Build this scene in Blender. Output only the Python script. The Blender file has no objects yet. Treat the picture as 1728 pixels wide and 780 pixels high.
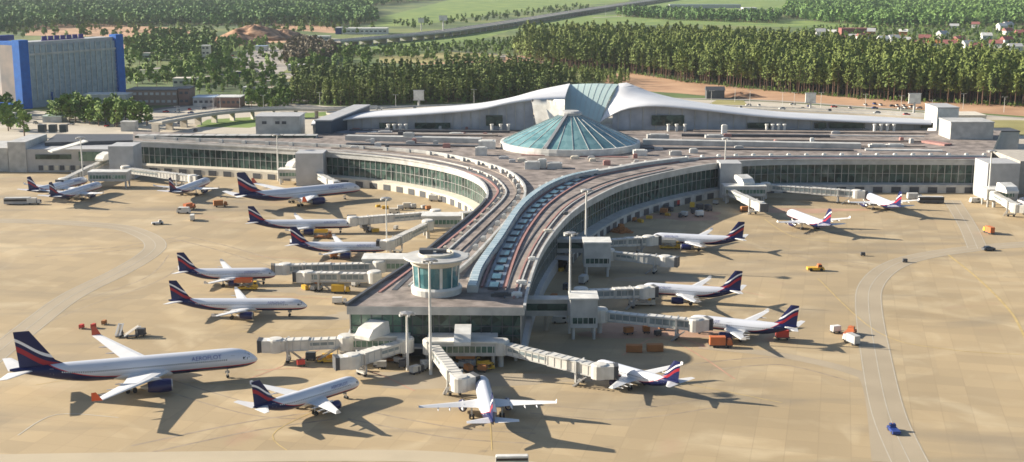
import bpy, math, random
from mathutils import Vector, Matrix, noise
R_ = math.radians
rng = random.Random(11)
sc = bpy.context.scene
COL = sc.collection
# ------------------------------------------------------------------ camera
H, F, TH = 111.0, 2190.0, math.atan(450/2190)
cam = bpy.data.cameras.new('camera'); co = bpy.data.objects.new('camera', cam); COL.objects.link(co)
co.location = (0, 0, H); co.rotation_euler = (math.pi/2-TH, 0, 0)
cam.sensor_width = 36; cam.lens = 36*F/1728; cam.clip_start = 1; cam.clip_end = 60000
sc.camera = co
def ray(px, py):
    u = (px-864)/F; v = (390-py)/F
    return (u, math.cos(TH)+v*math.sin(TH), -math.sin(TH)+v*math.cos(TH))
def W(px, py, z=0.0):                      # survey of the photo: point at height z
    d = ray(px, py); t = (z-H)/d[2]
    return Vector((d[0]*t, d[1]*t, z))
def WD(px, py, D):                         # point at distance D in front
    d = ray(px, py); t = D/d[1]
    return Vector((d[0]*t, D, H+d[2]*t))
# ------------------------------------------------------------------ light
w = bpy.data.worlds.new('World'); sc.world = w; w.use_nodes = True
nt = w.node_tree; bg = nt.nodes['Background']
sky = nt.nodes.new('ShaderNodeTexSky'); sky.sky_type = 'NISHITA'; sky.sun_disc = False
SD = Vector((-2.42, 0.54, 1.0)).normalized()
sky.sun_elevation = math.asin(SD.z); sky.sun_rotation = math.atan2(SD.x, SD.y)
sky.air_density = 1.0; sky.dust_density = 1.2; sky.ozone_density = 1.5
nt.links.new(sky.outputs[0], bg.inputs[0]); bg.inputs[1].default_value = 0.062
sl = bpy.data.lights.new('sun', 'SUN'); sl.energy = 4.9; sl.angle = R_(0.5); sl.color = (1.0, 0.90, 0.75)
so = bpy.data.objects.new('sun', sl); COL.objects.link(so); so.rotation_euler = SD.to_track_quat('Z', 'Y').to_euler(); so.location = (-300, 100, 400)
vs = sc.view_settings; vs.view_transform = 'Standard'; vs.look = 'None'; vs.gamma = 1; vs.use_curve_mapping = False; vs.exposure = 1.22
sc.cycles.filter_width = 1.6
sc.cycles.max_bounces = 5; sc.cycles.volume_bounces = 0; sc.cycles.caustics_reflective = False; sc.cycles.caustics_refractive = False
# ------------------------------------------------------------------ materials
MC = {}
def newmat(name):
    m = bpy.data.materials.new(name); m.use_nodes = True
    n = m.node_tree.nodes; return m, n, m.node_tree.links, n['Principled BSDF']
def mat(name, c, rough=0.7, metal=0.0, var=0.12, scale=0.3, c2=None, detail=4, emit=0):
    if name in MC: return MC[name]
    m, n, l, b = newmat(name)
    tc = n.new('ShaderNodeNewGeometry'); no = n.new('ShaderNodeTexNoise'); no.inputs['Scale'].default_value = scale; no.inputs['Detail'].default_value = detail
    l.new(tc.outputs['Position'], no.inputs['Vector'])
    mr = n.new('ShaderNodeMapRange'); mr.inputs['From Min'].default_value = .3; mr.inputs['From Max'].default_value = .7
    l.new(no.outputs['Fac'], mr.inputs['Value'])
    mx = n.new('ShaderNodeMix'); mx.data_type = 'RGBA'
    a = [v*(1-var) for v in c]; d = [min(1, v*(1+var)) for v in c] if c2 is None else c2
    mx.inputs['A'].default_value = (*a, 1); mx.inputs['B'].default_value = (*d, 1)
    l.new(mr.outputs[0], mx.inputs['Factor']); l.new(mx.outputs['Result'], b.inputs['Base Color'])
    b.inputs['Roughness'].default_value = rough; b.inputs['Metallic'].default_value = metal
    if emit:
        b.inputs['Emission Color'].default_value = (*c, 1); b.inputs['Emission Strength'].default_value = emit
    MC[name] = m; return m
M_white = mat('white_paint', (.58,.57,.53), .5, c2=(.74,.73,.69), scale=.3, detail=8)
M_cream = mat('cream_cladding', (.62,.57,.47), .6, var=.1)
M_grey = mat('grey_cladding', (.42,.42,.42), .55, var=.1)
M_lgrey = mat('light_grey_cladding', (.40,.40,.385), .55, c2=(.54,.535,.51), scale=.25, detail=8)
M_dgrey = mat('dark_grey', (.07,.075,.085), .6)
M_black = mat('black_rubber', (.02,.02,.022), .7)
M_conc = mat('concrete', (.40,.37,.32), .85, var=.14)
M_roof = mat('roof_membrane', (.12,.10,.09), .85, c2=(.33,.28,.25), scale=.22, detail=10)
M_roofb = mat('roof_strip', (.22,.185,.16), .85, c2=(.33,.28,.24), scale=.15, detail=6)
M_roofred = mat('red_roof_line', (.34,.18,.16), .8)
M_blue = mat('blue_strip', (.10,.13,.18), .5, c2=(.19,.24,.31), scale=.12)
M_silver = mat('silver_roof_metal', (.66,.665,.68), .45, .1, var=.08, scale=.06)
M_orange = mat('orange_paint', (.52,.15,.05), .6)
M_rust = mat('rusty_orange', (.36,.15,.05), .8)
M_yellow = mat('yellow_paint', (.65,.40,.04), .6)
M_red = mat('red_paint', (.50,.05,.04), .6)
M_vblue = mat('blue_paint', (.02,.045,.20), .5)
M_green = mat('green_paint', (.10,.22,.12), .6)
M_steel = mat('galvanised_steel', (.38,.38,.38), .45, .5)
M_hotelblue = mat('bright_blue_cladding', (.0,.11,.44), .8)
def glassmat(name, c, rough=.12, scale=.25, c2=None, spec=.6, cell=2.6):
    m, n, l, b = newmat(name)
    g = n.new('ShaderNodeNewGeometry'); vo = n.new('ShaderNodeTexVoronoi'); vo.inputs['Scale'].default_value = 1/cell
    l.new(g.outputs['Position'], vo.inputs['Vector'])
    no = n.new('ShaderNodeTexNoise'); no.inputs['Scale'].default_value = .05; l.new(g.outputs['Position'], no.inputs['Vector'])
    sp = n.new('ShaderNodeSeparateColor'); l.new(vo.outputs['Color'], sp.inputs[0])
    ad = n.new('ShaderNodeMath'); ad.operation = 'ADD'; l.new(sp.outputs[0], ad.inputs[0]); l.new(no.outputs['Fac'], ad.inputs[1])
    mr = n.new('ShaderNodeMapRange'); mr.inputs['From Min'].default_value = .35; mr.inputs['From Max'].default_value = 1.5; l.new(ad.outputs[0], mr.inputs['Value'])
    mx = n.new('ShaderNodeMix'); mx.data_type = 'RGBA'; mx.inputs['A'].default_value = (*c, 1); mx.inputs['B'].default_value = (*(c2 or [v*2 for v in c]), 1)
    l.new(mr.outputs[0], mx.inputs['Factor']); l.new(mx.outputs['Result'], b.inputs['Base Color'])
    b.inputs['Roughness'].default_value = rough; b.inputs['Specular IOR Level'].default_value = spec
    MC[name] = m; return m
M_glass = glassmat('dark_green_glass', (.006,.014,.015), c2=(.07,.12,.10), spec=.4)
M_glassl = glassmat('light_green_glass', (.04,.10,.08), c2=(.16,.26,.20))
M_teal = glassmat('teal_glass', (.08,.19,.21), .2, c2=(.20,.35,.36), cell=3.5, spec=.6)
M_tealp = glassmat('pale_teal_glass', (.40,.52,.50), .4, c2=(.48,.60,.57), cell=30, spec=.4)
M_bluegl = glassmat('blue_glass', (.02,.06,.10), .3, c2=(.05,.13,.18), spec=.3)
M_skyl = glassmat('skylight_glass', (.30,.40,.44), .2, c2=(.50,.58,.60), cell=3)
M_hotelg = glassmat('hotel_glass', (.22,.28,.34), .3, c2=(.34,.40,.45), cell=3)

def groundmat():
    m, n, l, b = newmat('fields_and_meadow')
    g = n.new('ShaderNodeNewGeometry')
    def nz(s, d=6): 
        q = n.new('ShaderNodeTexNoise'); q.inputs['Scale'].default_value = s; q.inputs['Detail'].default_value = d; l.new(g.outputs['Position'], q.inputs['Vector']); return q
    a, c = nz(.006), nz(.05)
    r = n.new('ShaderNodeValToRGB'); e = r.color_ramp.elements
    e[0].position = .36; e[0].color = (.045,.08,.022,1); e[1].position = .62; e[1].color = (.16,.19,.055,1)
    x = e.new(.5); x.color = (.09,.14,.035,1)
    l.new(a.outputs['Fac'], r.inputs[0])
    mx = n.new('ShaderNodeMix'); mx.data_type = 'RGBA'; mx.blend_type = 'MULTIPLY'; mx.inputs['Factor'].default_value = .7
    r2 = n.new('ShaderNodeValToRGB'); r2.color_ramp.elements[0].position = .3; r2.color_ramp.elements[0].color = (.55,.55,.5,1); r2.color_ramp.elements[1].position = .7; r2.color_ramp.elements[1].color = (1.3,1.25,1.1,1)
    l.new(c.outputs['Fac'], r2.inputs[0]); l.new(r.outputs[0], mx.inputs['A']); l.new(r2.outputs[0], mx.inputs['B'])
    l.new(mx.outputs['Result'], b.inputs['Base Color']); b.inputs['Roughness'].default_value = .95
    return m
def apronmat():
    m, n, l, b = newmat('apron_concrete')
    g = n.new('ShaderNodeNewGeometry')
    mp = n.new('ShaderNodeMapping'); mp.inputs['Rotation'].default_value = (0, 0, R_(14)); l.new(g.outputs['Position'], mp.inputs[0])
    def nz(s, d=5, vec=None, dist=0):
        q = n.new('ShaderNodeTexNoise'); q.inputs['Scale'].default_value = s; q.inputs['Detail'].default_value = d; q.inputs['Distortion'].default_value = dist; l.new(vec or g.outputs['Position'], q.inputs['Vector']); return q
    def mixc(A, B, fac, mode='MIX'):
        x = n.new('ShaderNodeMix'); x.data_type = 'RGBA'; x.blend_type = mode
        if isinstance(A, tuple): x.inputs['A'].default_value = (*A, 1)
        else: l.new(A, x.inputs['A'])
        if isinstance(B, tuple): x.inputs['B'].default_value = (*B, 1)
        else: l.new(B, x.inputs['B'])
        if isinstance(fac, float): x.inputs['Factor'].default_value = fac
        else: l.new(fac, x.inputs['Factor'])
        return x.outputs['Result']
    def ramp(src, lo, hi):
        q = n.new('ShaderNodeMapRange'); q.inputs['From Min'].default_value = lo; q.inputs['From Max'].default_value = hi; q.clamp = True; l.new(src, q.inputs['Value']); return q.outputs[0]
    c = mixc((.33,.255,.15), (.42,.325,.195), ramp(nz(.012, 6).outputs['Fac'], .35, .65))
    c = mixc(c, (.48,.39,.25), ramp(nz(.035, 8, dist=1.5).outputs['Fac'], .50, .75))
    # slabs of slightly different age
    br = n.new('ShaderNodeTexBrick'); br.offset = 0; br.inputs['Scale'].default_value = 1.0
    br.inputs['Brick Width'].default_value = 7.5; br.inputs['Row Height'].default_value = 7.5; br.inputs['Mortar Size'].default_value = .10
    br.inputs['Color1'].default_value = (.90,.90,.90,1); br.inputs['Color2'].default_value = (1.08,1.07,1.05,1); br.inputs['Mortar'].default_value = (.84,.83,.82,1)
    l.new(mp.outputs[0], br.inputs['Vector'])
    c = mixc(c, br.outputs['Color'], .8, 'MULTIPLY')
    br2 = n.new('ShaderNodeTexBrick'); br2.offset = .3; br2.inputs['Scale'].default_value = 1.0
    br2.inputs['Brick Width'].default_value = 45; br2.inputs['Row Height'].default_value = 30; br2.inputs['Mortar Size'].default_value = .0
    br2.inputs['Color1'].default_value = (.90,.90,.91,1); br2.inputs['Color2'].default_value = (1.05,1.03,1.0,1)
    l.new(mp.outputs[0], br2.inputs['Vector'])
    c = mixc(c, br2.outputs['Color'], .7, 'MULTIPLY')
    # rubber and oil stains, streaky
    ms = n.new('ShaderNodeMapping'); ms.inputs['Scale'].default_value = (.35, 1.6, 1); ms.inputs['Rotation'].default_value = (0, 0, R_(-8)); l.new(g.outputs['Position'], ms.inputs[0])
    c = mixc(c, (.20,.17,.125), ramp(nz(.028, 9, ms.outputs[0], .8).outputs['Fac'], .52, .80))
    c = mixc(c, (.13,.11,.09), ramp(nz(.11, 6).outputs['Fac'], .70, .86))
    c = mixc(c, (.36,.21,.14), ramp(nz(.02, 7, dist=1).outputs['Fac'], .63, .85))
    l.new(c, b.inputs['Base Color']); b.inputs['Roughness'].default_value = .8
    return m
M_ground = groundmat(); M_apron = apronmat()
M_lane = mat('worn_lane_concrete', (.345,.285,.20), .85, scale=.05, var=.1)
M_lane2 = mat('pale_concrete', (.44,.37,.26), .85, scale=.05, var=.1)
M_lineY = mat('faded_yellow_line', (.47,.35,.15), .8, var=.2); M_lineW = mat('faded_white_line', (.46,.42,.34), .8); M_lineR = mat('faded_red_line', (.44,.25,.17), .8, var=.2)
M_asph = mat('asphalt', (.12,.115,.115), .85, scale=.1, var=.2)
M_road = mat('road_pale', (.34,.31,.27), .85, scale=.04, var=.12)
M_earth = mat('bare_earth', (.36,.20,.11), .95, c2=(.50,.31,.18), scale=.03, detail=8)
M_grassB = mat('bright_grass', (.09,.17,.03), .95, c2=(.20,.27,.05), scale=.02, detail=6)
M_grassY = mat('dry_grass', (.24,.22,.07), .95, c2=(.34,.30,.12), scale=.03, detail=6)
M_forec = mat('forecourt_paving', (.42,.37,.30), .85, c2=(.52,.47,.38), scale=.03, detail=7)
M_bark = mat('pine_bark', (.10,.065,.045), .95, c2=(.20,.12,.08), scale=.08)
def leafmat(name, a, bcol, s=.05):
    m, n, l, b = newmat(name)
    g = n.new('ShaderNodeNewGeometry'); oi = n.new('ShaderNodeObjectInfo')
    no = n.new('ShaderNodeTexNoise'); no.inputs['Scale'].default_value = s; no.inputs['Detail'].default_value = 5; l.new(g.outputs['Position'], no.inputs['Vector'])
    wn = n.new('ShaderNodeTexNoise'); wn.inputs['Scale'].default_value = .9; l.new(g.outputs['Position'], wn.inputs['Vector'])
    ad = n.new('ShaderNodeMath'); ad.operation = 'ADD'; l.new(no.outputs['Fac'], ad.inputs[0]); l.new(wn.outputs['Fac'], ad.inputs[1])
    ad2 = n.new('ShaderNodeMath'); ad2.operation = 'MULTIPLY_ADD'; l.new(oi.outputs['Random'], ad2.inputs[0]); ad2.inputs[1].default_value = .25; l.new(ad.outputs[0], ad2.inputs[2])
    mr = n.new('ShaderNodeMapRange'); mr.inputs['From Min'].default_value = .8; mr.inputs['From Max'].default_value = 1.4; l.new(ad2.outputs[0], mr.inputs['Value'])
    mx = n.new('ShaderNodeMix'); mx.data_type = 'RGBA'; mx.inputs['A'].default_value = (*a, 1); mx.inputs['B'].default_value = (*bcol, 1)
    l.new(mr.outputs[0], mx.inputs['Factor']); l.new(mx.outputs['Result'], b.inputs['Base Color']); b.inputs['Roughness'].default_value = .8
    MC[name] = m; return m
M_pine = leafmat('pine_foliage', (.055,.095,.016), (.20,.25,.055), .1)
M_leaf = leafmat('broadleaf_foliage', (.045,.105,.015), (.20,.29,.055), .08)
M_far = leafmat('far_foliage', (.045,.12,.03), (.20,.33,.08), .012)
# ------------------------------------------------------------------ mesh builder
class MB:
    def __init__(s): s.v = []; s.f = []; s.m = []; s.sm = []
    def add(s, vs, fs, mi=0, smooth=False):
        o = len(s.v); s.v += [tuple(p) for p in vs]
        for f in fs: s.f.append(tuple(i+o for i in f)); s.m.append(mi); s.sm.append(smooth)
        return s
    def box(s, c, d, rz=0, mi=0, rx=0, ry=0):
        M = Matrix.Translation(c) @ Matrix.Rotation(rz, 4, 'Z') @ Matrix.Rotation(ry, 4, 'Y') @ Matrix.Rotation(rx, 4, 'X')
        vs = [M @ Vector((x*d[0]/2, y*d[1]/2, z*d[2]/2)) for x in (-1, 1) for y in (-1, 1) for z in (-1, 1)]
        return s.add(vs, [(0,1,3,2),(4,6,7,5),(0,4,5,1),(2,3,7,6),(0,2,6,4),(1,5,7,3)], mi)
    def beam(s, a, b, wd, h, mi=0, up=(0,0,1)):
        a, b = Vector(a), Vector(b); d = (b-a); 
        if d.length < 1e-6: return s
        d.normalize(); x = d.cross(Vector(up)); 
        if x.length < 1e-4: x = Vector((1,0,0))
        x.normalize(); y = x.cross(d)
        vs = [p + x*i*wd/2 + y*j*h/2 for p in (a, b) for i in (-1, 1) for j in (-1, 1)]
        return s.add(vs, [(0,1,3,2),(4,6,7,5),(0,4,5,1),(2,3,7,6),(0,2,6,4),(1,5,7,3)], mi)
    def rings(s, rings, mi=0, smooth=True, caps=True, closed=True):
        n = len(rings[0]); o = len(s.v)
        vs = [p for r in rings for p in r]; fs = []
        for i in range(len(rings)-1):
            for j in range(n if closed else n-1):
                k = (j+1) % n; fs.append((i*n+j, i*n+k, (i+1)*n+k, (i+1)*n+j))
        s.add(vs, fs, mi, smooth)
        if caps and closed:
            s.add(rings[0], [tuple(range(n))[::-1]], mi); s.add(rings[-1], [tuple(range(n))], mi)
        return s
    def tube(s, a, b, r0, r1=None, n=10, mi=0, smooth=True):
        r1 = r0 if r1 is None else r1
        a, b = Vector(a), Vector(b); d = (b-a).normalized()
        x = d.orthogonal().normalized(); y = d.cross(x)
        R = [[p + x*r*math.cos(t) + y*r*math.sin(t) for t in [2*math.pi*k/n for k in range(n)]] for p, r in ((a, r0), (b, r1))]
        return s.rings(R, mi, smooth)
    def prism(s, poly, z0, z1, mi=0, mtop=None):
        n = len(poly); a = [(p[0], p[1], z0) for p in poly]; b = [(p[0], p[1], z1) for p in poly]
        s.add(a+b, [(i, (i+1) % n, n+(i+1) % n, n+i) for i in range(n)], mi)
        s.add(b, [tuple(range(n))], mi if mtop is None else mtop); s.add(a, [tuple(range(n))[::-1]], mi); return s
    def wall(s, line, z0, z1, mi=0):
        n = len(line)
        vs = [(p[0], p[1], z0) for p in line] + [(p[0], p[1], z1) for p in line]
        return s.add(vs, [(i, i+1, n+i+1, n+i) for i in range(n-1)], mi)
    def ribbon(s, line, w0, z, mi=0, thick=0):
        L, R = offset(line, w0/2), offset(line, -w0/2)
        n = len(line)
        if thick:
            rr = [[(L[i][0], L[i][1], z), (R[i][0], R[i][1], z), (R[i][0], R[i][1], z+thick), (L[i][0], L[i][1], z+thick)] for i in range(n)]
            return s.rings(rr, mi, False)
        return s.add([(p[0], p[1], z) for p in L]+[(p[0], p[1], z) for p in R], [(i, n+i, n+i+1, i+1) for i in range(n-1)], mi)
def offset(line, d):                      # + is to the left of travel
    out = []
    for i, p in enumerate(line):
        a = Vector(line[max(0, i-1)][:2]); b = Vector(line[min(len(line)-1, i+1)][:2]); t = (b-a)
        t = t.normalized() if t.length else Vector((1, 0)); out.append((p[0]-t.y*d, p[1]+t.x*d))
    return out
def smooth(pts, k=6):
    P = [Vector(p[:2]) for p in pts]; out = []
    for i in range(len(P)-1):
        a, b, c, d = P[max(0, i-1)], P[i], P[i+1], P[min(len(P)-1, i+2)]
        for j in range(k):
            t = j/k; out.append(.5*((2*b)+(c-a)*t+(2*a-5*b+4*c-d)*t*t+(3*b-a-3*c+d)*t**3))
    out.append(P[-1]); return out
def walk(line, step):                     # points every step metres with heading
    out = []; acc = 0
    for a, b in zip(line, line[1:]):
        a, b = Vector(a[:2]), Vector(b[:2]); L = (b-a).length
        while acc <= L and L > 0:
            out.append((a+(b-a)*acc/L, math.atan2(b.y-a.y, b.x-a.x))); acc += step
        acc -= L
    return out
def empty(name, loc=(0,0,0), rz=0):
    o = bpy.data.objects.new(name, None); COL.objects.link(o); o.location = loc; o.rotation_euler = (0, 0, rz); o.empty_display_size = 2; return o
def obj(name, mb, mats, parent=None, world=False, loc=None):
    me = bpy.data.meshes.new(name)
    vs = mb.v
    if parent is not None and world:
        I = wm(parent).inverted(); vs = [tuple(I @ Vector(v)) for v in vs]
    base = None
    if parent is None and loc is None and vs:   # origin at the thing's base
        xs = [v[0] for v in vs]; ys = [v[1] for v in vs]; zs = [v[2] for v in vs]
        base = Vector(((min(xs)+max(xs))/2, (min(ys)+max(ys))/2, min(zs)))
        vs = [(v[0]-base.x, v[1]-base.y, v[2]-base.z) for v in vs]
    me.from_pydata(vs, [], mb.f)
    if not isinstance(mats, (list, tuple)): mats = [mats]
    for m in mats: me.materials.append(m)
    me.polygons.foreach_set('material_index', mb.m); me.polygons.foreach_set('use_smooth', mb.sm)
    me.update()
    o = bpy.data.objects.new(name, me); COL.objects.link(o)
    if base is not None: o.location = base
    if loc is not None: o.location = loc
    if parent is not None: o.parent = parent
    return o
def wm(o):
    m = Matrix.LocRotScale(o.location, o.rotation_euler, o.scale)
    return wm(o.parent) @ m if o.parent else m
def tag(o, label=None, cat=None, group=None, kind=None):
    if label: o['label'] = label
    if cat: o['category'] = cat
    if group: o['group'] = group
    if kind: o['kind'] = kind
    return o
def struct(name, mb, m): return tag(obj(name, mb, m), kind='structure')
KIDS = {}
def copy_tree(o, parent=None, kids=None):
    c = o.copy(); COL.objects.link(c); c.parent = parent
    for ch in [x for x in ALLCH(o)]: copy_tree(ch, c)
    return c
def ALLCH(o): return o.children
# ------------------------------------------------------------------ ground
g = MB(); N = 64
g.add([(0, 3000, 0)]+[(25000*math.cos(2*math.pi*k/N), 3000+25000*math.sin(2*math.pi*k/N), 0) for k in range(N)], [(0, k+1, (k+1) % N+1) for k in range(N)])
struct('ground', g, M_ground)
def sheet(name, poly, z, m): 
    b = MB(); b.add([(p[0], p[1], z) for p in poly], [tuple(range(len(poly)))]); return struct(name, b, m)
sheet('apron', [(-750,60),(750,60),(750,705),(-750,705)], .02, M_apron)
P = lambda *a: [W(x, y) for x, y in a]
sheet('forecourt', P((-200,260),(-200,204),(0,203),(60,186),(150,200),(300,178),(420,168),(560,180),(760,176),(1100,166),(1300,172),(1640,196),(1900,205),(1900,230),(1900,262)), .03, M_forec)
sheet('earth_strip', P((1030,150),(1010,128),(1060,122),(1150,137),(1300,153),(1450,166),(1600,172),(1850,186),(1850,205),(1640,190),(1450,180),(1280,170),(1150,158)), .05, M_earth)
sheet('dry_grass_verge', P((1560,226),(1590,203),(1720,203),(1900,215),(1900,232)), .05, M_grassY)
sheet('grass_patch', P((330,214),(350,202),(420,198),(500,192),(560,188),(560,194),(470,206),(420,216)), .05, M_grassB)
sheet('grass_patch', P((1195,176),(1210,169),(1255,170),(1262,178)), .055, M_grassY)
sheet('bare_earth', P((40,60),(60,42),(150,40),(310,48),(340,56),(300,64),(180,62)), .04, M_earth)
sheet('bare_earth', P((370,62),(400,50),(440,44),(500,56),(490,72),(420,74),(370,78)), .04, M_earth)
sheet('bare_earth', P((700,110),(720,100),(880,94),(920,104),(1000,118),(900,114),(800,106)), .04, M_earth)
sheet('bare_earth', P((190,72),(230,64),(260,80),(250,96),(215,94)), .04, M_earth)
sheet('green_field', P((640,30),(790,-8),(1090,-18),(1060,2),(960,12),(820,26),(700,44),(620,44)), .04, M_grassB)
sheet('green_field', P((760,56),(880,34),(1000,26),(1080,24),(1300,34),(1500,38),(1490,50),(1180,42),(960,44),(860,52),(800,70),(640,84),(560,80),(600,66),(700,66)), .04, M_grassB)
sheet('green_field', P((1000,10),(1200,-6),(1330,-4),(1330,14),(1180,22),(1050,22)), .045, M_grassB)
sheet('car_park', P((384,112),(395,98),(420,88),(470,78),(492,96),(484,118),(456,132),(420,128)), .05, M_road)
def roadpx(name, pts, wd, m, z=.06, k=6):
    b = MB(); b.ribbon(smooth(P(*pts), k), wd, z); return struct(name, b, m)
roadpx('road', [(-100,212),(0,208),(120,210),(260,218),(450,236)], 26, M_forec, .07)
roadpx('road', [(230,190),(300,180),(380,172),(470,168),(540,172)], 10, M_asph, .07)
roadpx('road', [(205,120),(300,112),(400,98),(520,78),(640,64)], 16, M_road, .08)
roadpx('road', [(300,135),(420,122),(500,128),(420,140)], 9, M_road, .075)
roadpx('road', [(560,90),(700,84),(840,92),(930,108)], 9, M_asph, .07)
roadpx('road', [(1000,30),(1130,24),(1320,16)], 14, M_road, .07)
roadpx('service_road', [(1130,166),(1300,170),(1500,184),(1728,200)], 8, M_road, .09)
roadpx('road', [(480,128),(520,134),(560,134),(470,146),(420,150)], 9, M_forec, .09)
roadpx('road', [(215,128),(290,120),(330,124)], 7, M_asph, .1)
roadpx('road', [(440,70),(480,66),(530,64),(570,66)], 10, M_road, .1)
sheet('grass_patch', P((470,126),(520,124),(560,130),(520,138),(480,138)), .06, M_grassY)
sheet('dry_grass_verge', P((640,96),(760,88),(860,92),(840,100),(700,108),(640,106)), .05, M_grassY)
sheet('bare_earth', P((455,40),(560,44),(640,52),(560,56),(480,50)), .05, M_earth)
sheet('grass_patch', P((350,78),(420,78),(430,84),(380,88)), .06, M_grassB)
# apron lanes and lines
LZ = [.036]
def lane(pts, wd=9, m=None, edge=True):
    LZ[0] += .006; L = smooth(P(*pts)); b = MB(); b.ribbon(L, wd, LZ[0]); struct('service_lane', b, m or M_lane)
    if edge:
        for s in (-.46, .0, .46):
            b = MB(); b.ribbon(offset(L, s*wd), .22, .062+LZ[0]*.2); tag(struct('lane_line', b, M_lineW))
lane([(-60,640),(50,552),(120,500),(200,460),(250,430),(262,412),(240,395),(190,382),(60,374),(-80,372)])
lane([(1545,800),(1500,700),(1478,600),(1466,520),(1470,482),(1500,452),(1550,434),(1640,420),(1760,410)])
lane([(1650,420),(1632,380),(1606,338)], 8)
lane([(1180,585),(1320,600),(1440,628),(1472,655),(1490,780)], 5, None, False)
lane([(-80,778),(300,772),(700,770),(900,790)], 7, M_lane2, False)
LC = [.056]
def line(pts, m, wd=.3, nm='apron_line', z=.06):
    LC[0] += .0006; z = LC[0]; b = MB(); b.ribbon(smooth(P(*pts)), wd, z); struct(nm, b, m)
line([(1600,430),(1650,470),(1700,520),(1725,560),(1760,640)], M_lineY, .8); line([(1380,470),(1480,560),(1600,590),(1760,600)], M_lineY, .4)
line([(400,560),(560,556),(600,548)], M_lineY); line([(420,640),(520,600),(590,560)], M_lineR, .5)
line([(430,625),(600,622),(700,660)], M_lineR, .5); line([(60,650),(160,640),(420,650)], M_lineY)
line([(830,760),(826,700),(815,640)], M_lineY, .3); line([(1010,560),(1120,572),(1180,600),(1240,640)], M_lineR, .5)
line([(940,640),(1100,640),(1320,680)], M_lineY, .3); line([(1010,470),(1180,480),(1290,500)], M_lineR, .4)
line([(520,780),(460,735),(540,690)], M_lineY, .3); line([(30,735),(95,700),(200,705)], M_lineW, .4)
line([(1290,370),(1340,400),(1420,410)], M_lineY, .4); line([(1050,600),(1120,565),(1190,585)], M_lineR, .5)
line([(420,432),(540,440),(600,452)], M_lineR, .4); line([(430,500),(560,505),(590,520)], M_lineR, .5)
M_tyre = mat('tyre_marked_concrete', (.30,.24,.17), .85, scale=.3, var=.3, detail=8)
for i, pts in enumerate([[(30,560),(120,520),(260,470),(300,430)],[(600,700),(760,730),(900,740)],[(1180,620),(1320,610),(1450,640)],[(230,760),(420,720),(560,700)],[(250,640),(420,690),(520,700)],[(1270,410),(1400,440),(1470,450)],[(300,400),(380,420),(480,450)],[(60,430),(200,420),(320,400)],[(900,690),(1050,700),(1200,680)]]):
    L = smooth(P(*pts)); 
    for sd in (-3.4, 3.4): b = MB(); b.ribbon(offset(L, sd), .5+.1*(i % 4), .034+.0004*i+(.0002 if sd > 0 else 0)); struct('tyre_mark', b, M_tyre)
M_stain = mat('dark_stained_concrete', (.25,.195,.13), .85, scale=.08, var=.2, detail=9)
M_stainr = mat('reddish_stained_concrete', (.40,.25,.17), .85, scale=.08, var=.2, detail=9)
def stain(cx, cy, rx, ry, rz, m, seed):
    r2 = random.Random(seed); c = W(cx, cy); n = 26; pts = []
    for k in range(n):
        t = 2*math.pi*k/n; rr = 1+.25*math.sin(3*t+seed)+r2.uniform(-.12, .12)
        x, y = rx*rr*math.cos(t), ry*rr*math.sin(t)
        pts.append((c.x+x*math.cos(rz)-y*math.sin(rz), c.y+x*math.sin(rz)+y*math.cos(rz)))
    b = MB(); b.add([(p[0], p[1], .032+seed*.0003) for p in pts], [tuple(range(n))]); struct('apron_stain', b, m)
for i, a in enumerate([(800,640,34,7,.0),(1100,560,22,8,-.1),(620,530,14,6,.2),(1120,470,16,6,0),(1150,365,20,10,.1),(540,490,16,6,.1),(1360,355,26,6,0),(700,600,12,5,.3)]):
    stain(*a, M_stainr if i in (1,4,6) else M_lane, i+1)
# ------------------------------------------------------------------ terminal: concourse and pier
ZR = 15.8
def WP(pts, z=ZR): return [W(x, y, z) for x, y in pts]
EL = smooth(WP([(585,517),(640,480),(700,440),(745,404),(790,368),(815,345),(823,328),(815,310),(795,297),(760,285),(700,273),(640,265),(545,257),(400,248),(225,240)]), 5)
ER = smooth(WP([(885,519),(890,492),(900,457),(915,422),(940,386),(970,356),(1010,331),(1060,309),(1130,291),(1210,277),(1300,271),(1480,270),(1668,271)]), 5)
back = [WD(1690,215,755), WD(532,214,755), W(530,234,ZR), W(450,228,ZR), W(225,222,ZR)]
foot = [Vector(p[:2]) for p in ER] + [Vector(p[:2]) for p in back] + [Vector(p[:2]) for p in EL[::-1]]
c0 = empty('pier_terminal', (0, 520, 0)); tag(c0, 'long brown-roofed airport pier forking into two curved glazed arms around a round glass dome', 'terminal')
b = MB(); b.prism([p for p in foot], 13.4, ZR, 0, 1); obj('roof', b, [M_lgrey, M_roof], c0, True)
# glass band set in under the roof, base walls set out below
eL = offset(EL, -1.0); eR = offset(ER, 1.0)          # inwards
front = [EL[0], ER[0]]
fr_in = [eL[0]+Vector((0,0)) if False else Vector(eL[0])+Vector((0,1.2)), Vector(eR[0])+Vector((0,1.2))]
b = MB(); b.wall(eL, 4, 13.39); gl = obj('glass_wall', b, M_glass, c0, True)
b2 = MB()
for p, a in walk(eL, 3.4): b2.box((p.x, p.y, 8.7), (.28, .28, 9.3), a)
b2.ribbon(eL, .3, 8.8, thick=.18); obj('mullions', b2, M_steel, gl, True)
b = MB(); b.wall(eR, 4, 13.39); gl = obj('glass_wall', b, M_glass, c0, True)
b2 = MB()
for p, a in walk(eR, 3.4): b2.box((p.x, p.y, 8.7), (.28, .28, 9.3), a)
b2.ribbon(eR, .3, 8.8, thick=.18); obj('mullions', b2, M_steel, gl, True)
fa, fb = Vector(fr_in[0]), Vector(fr_in[1])
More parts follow.
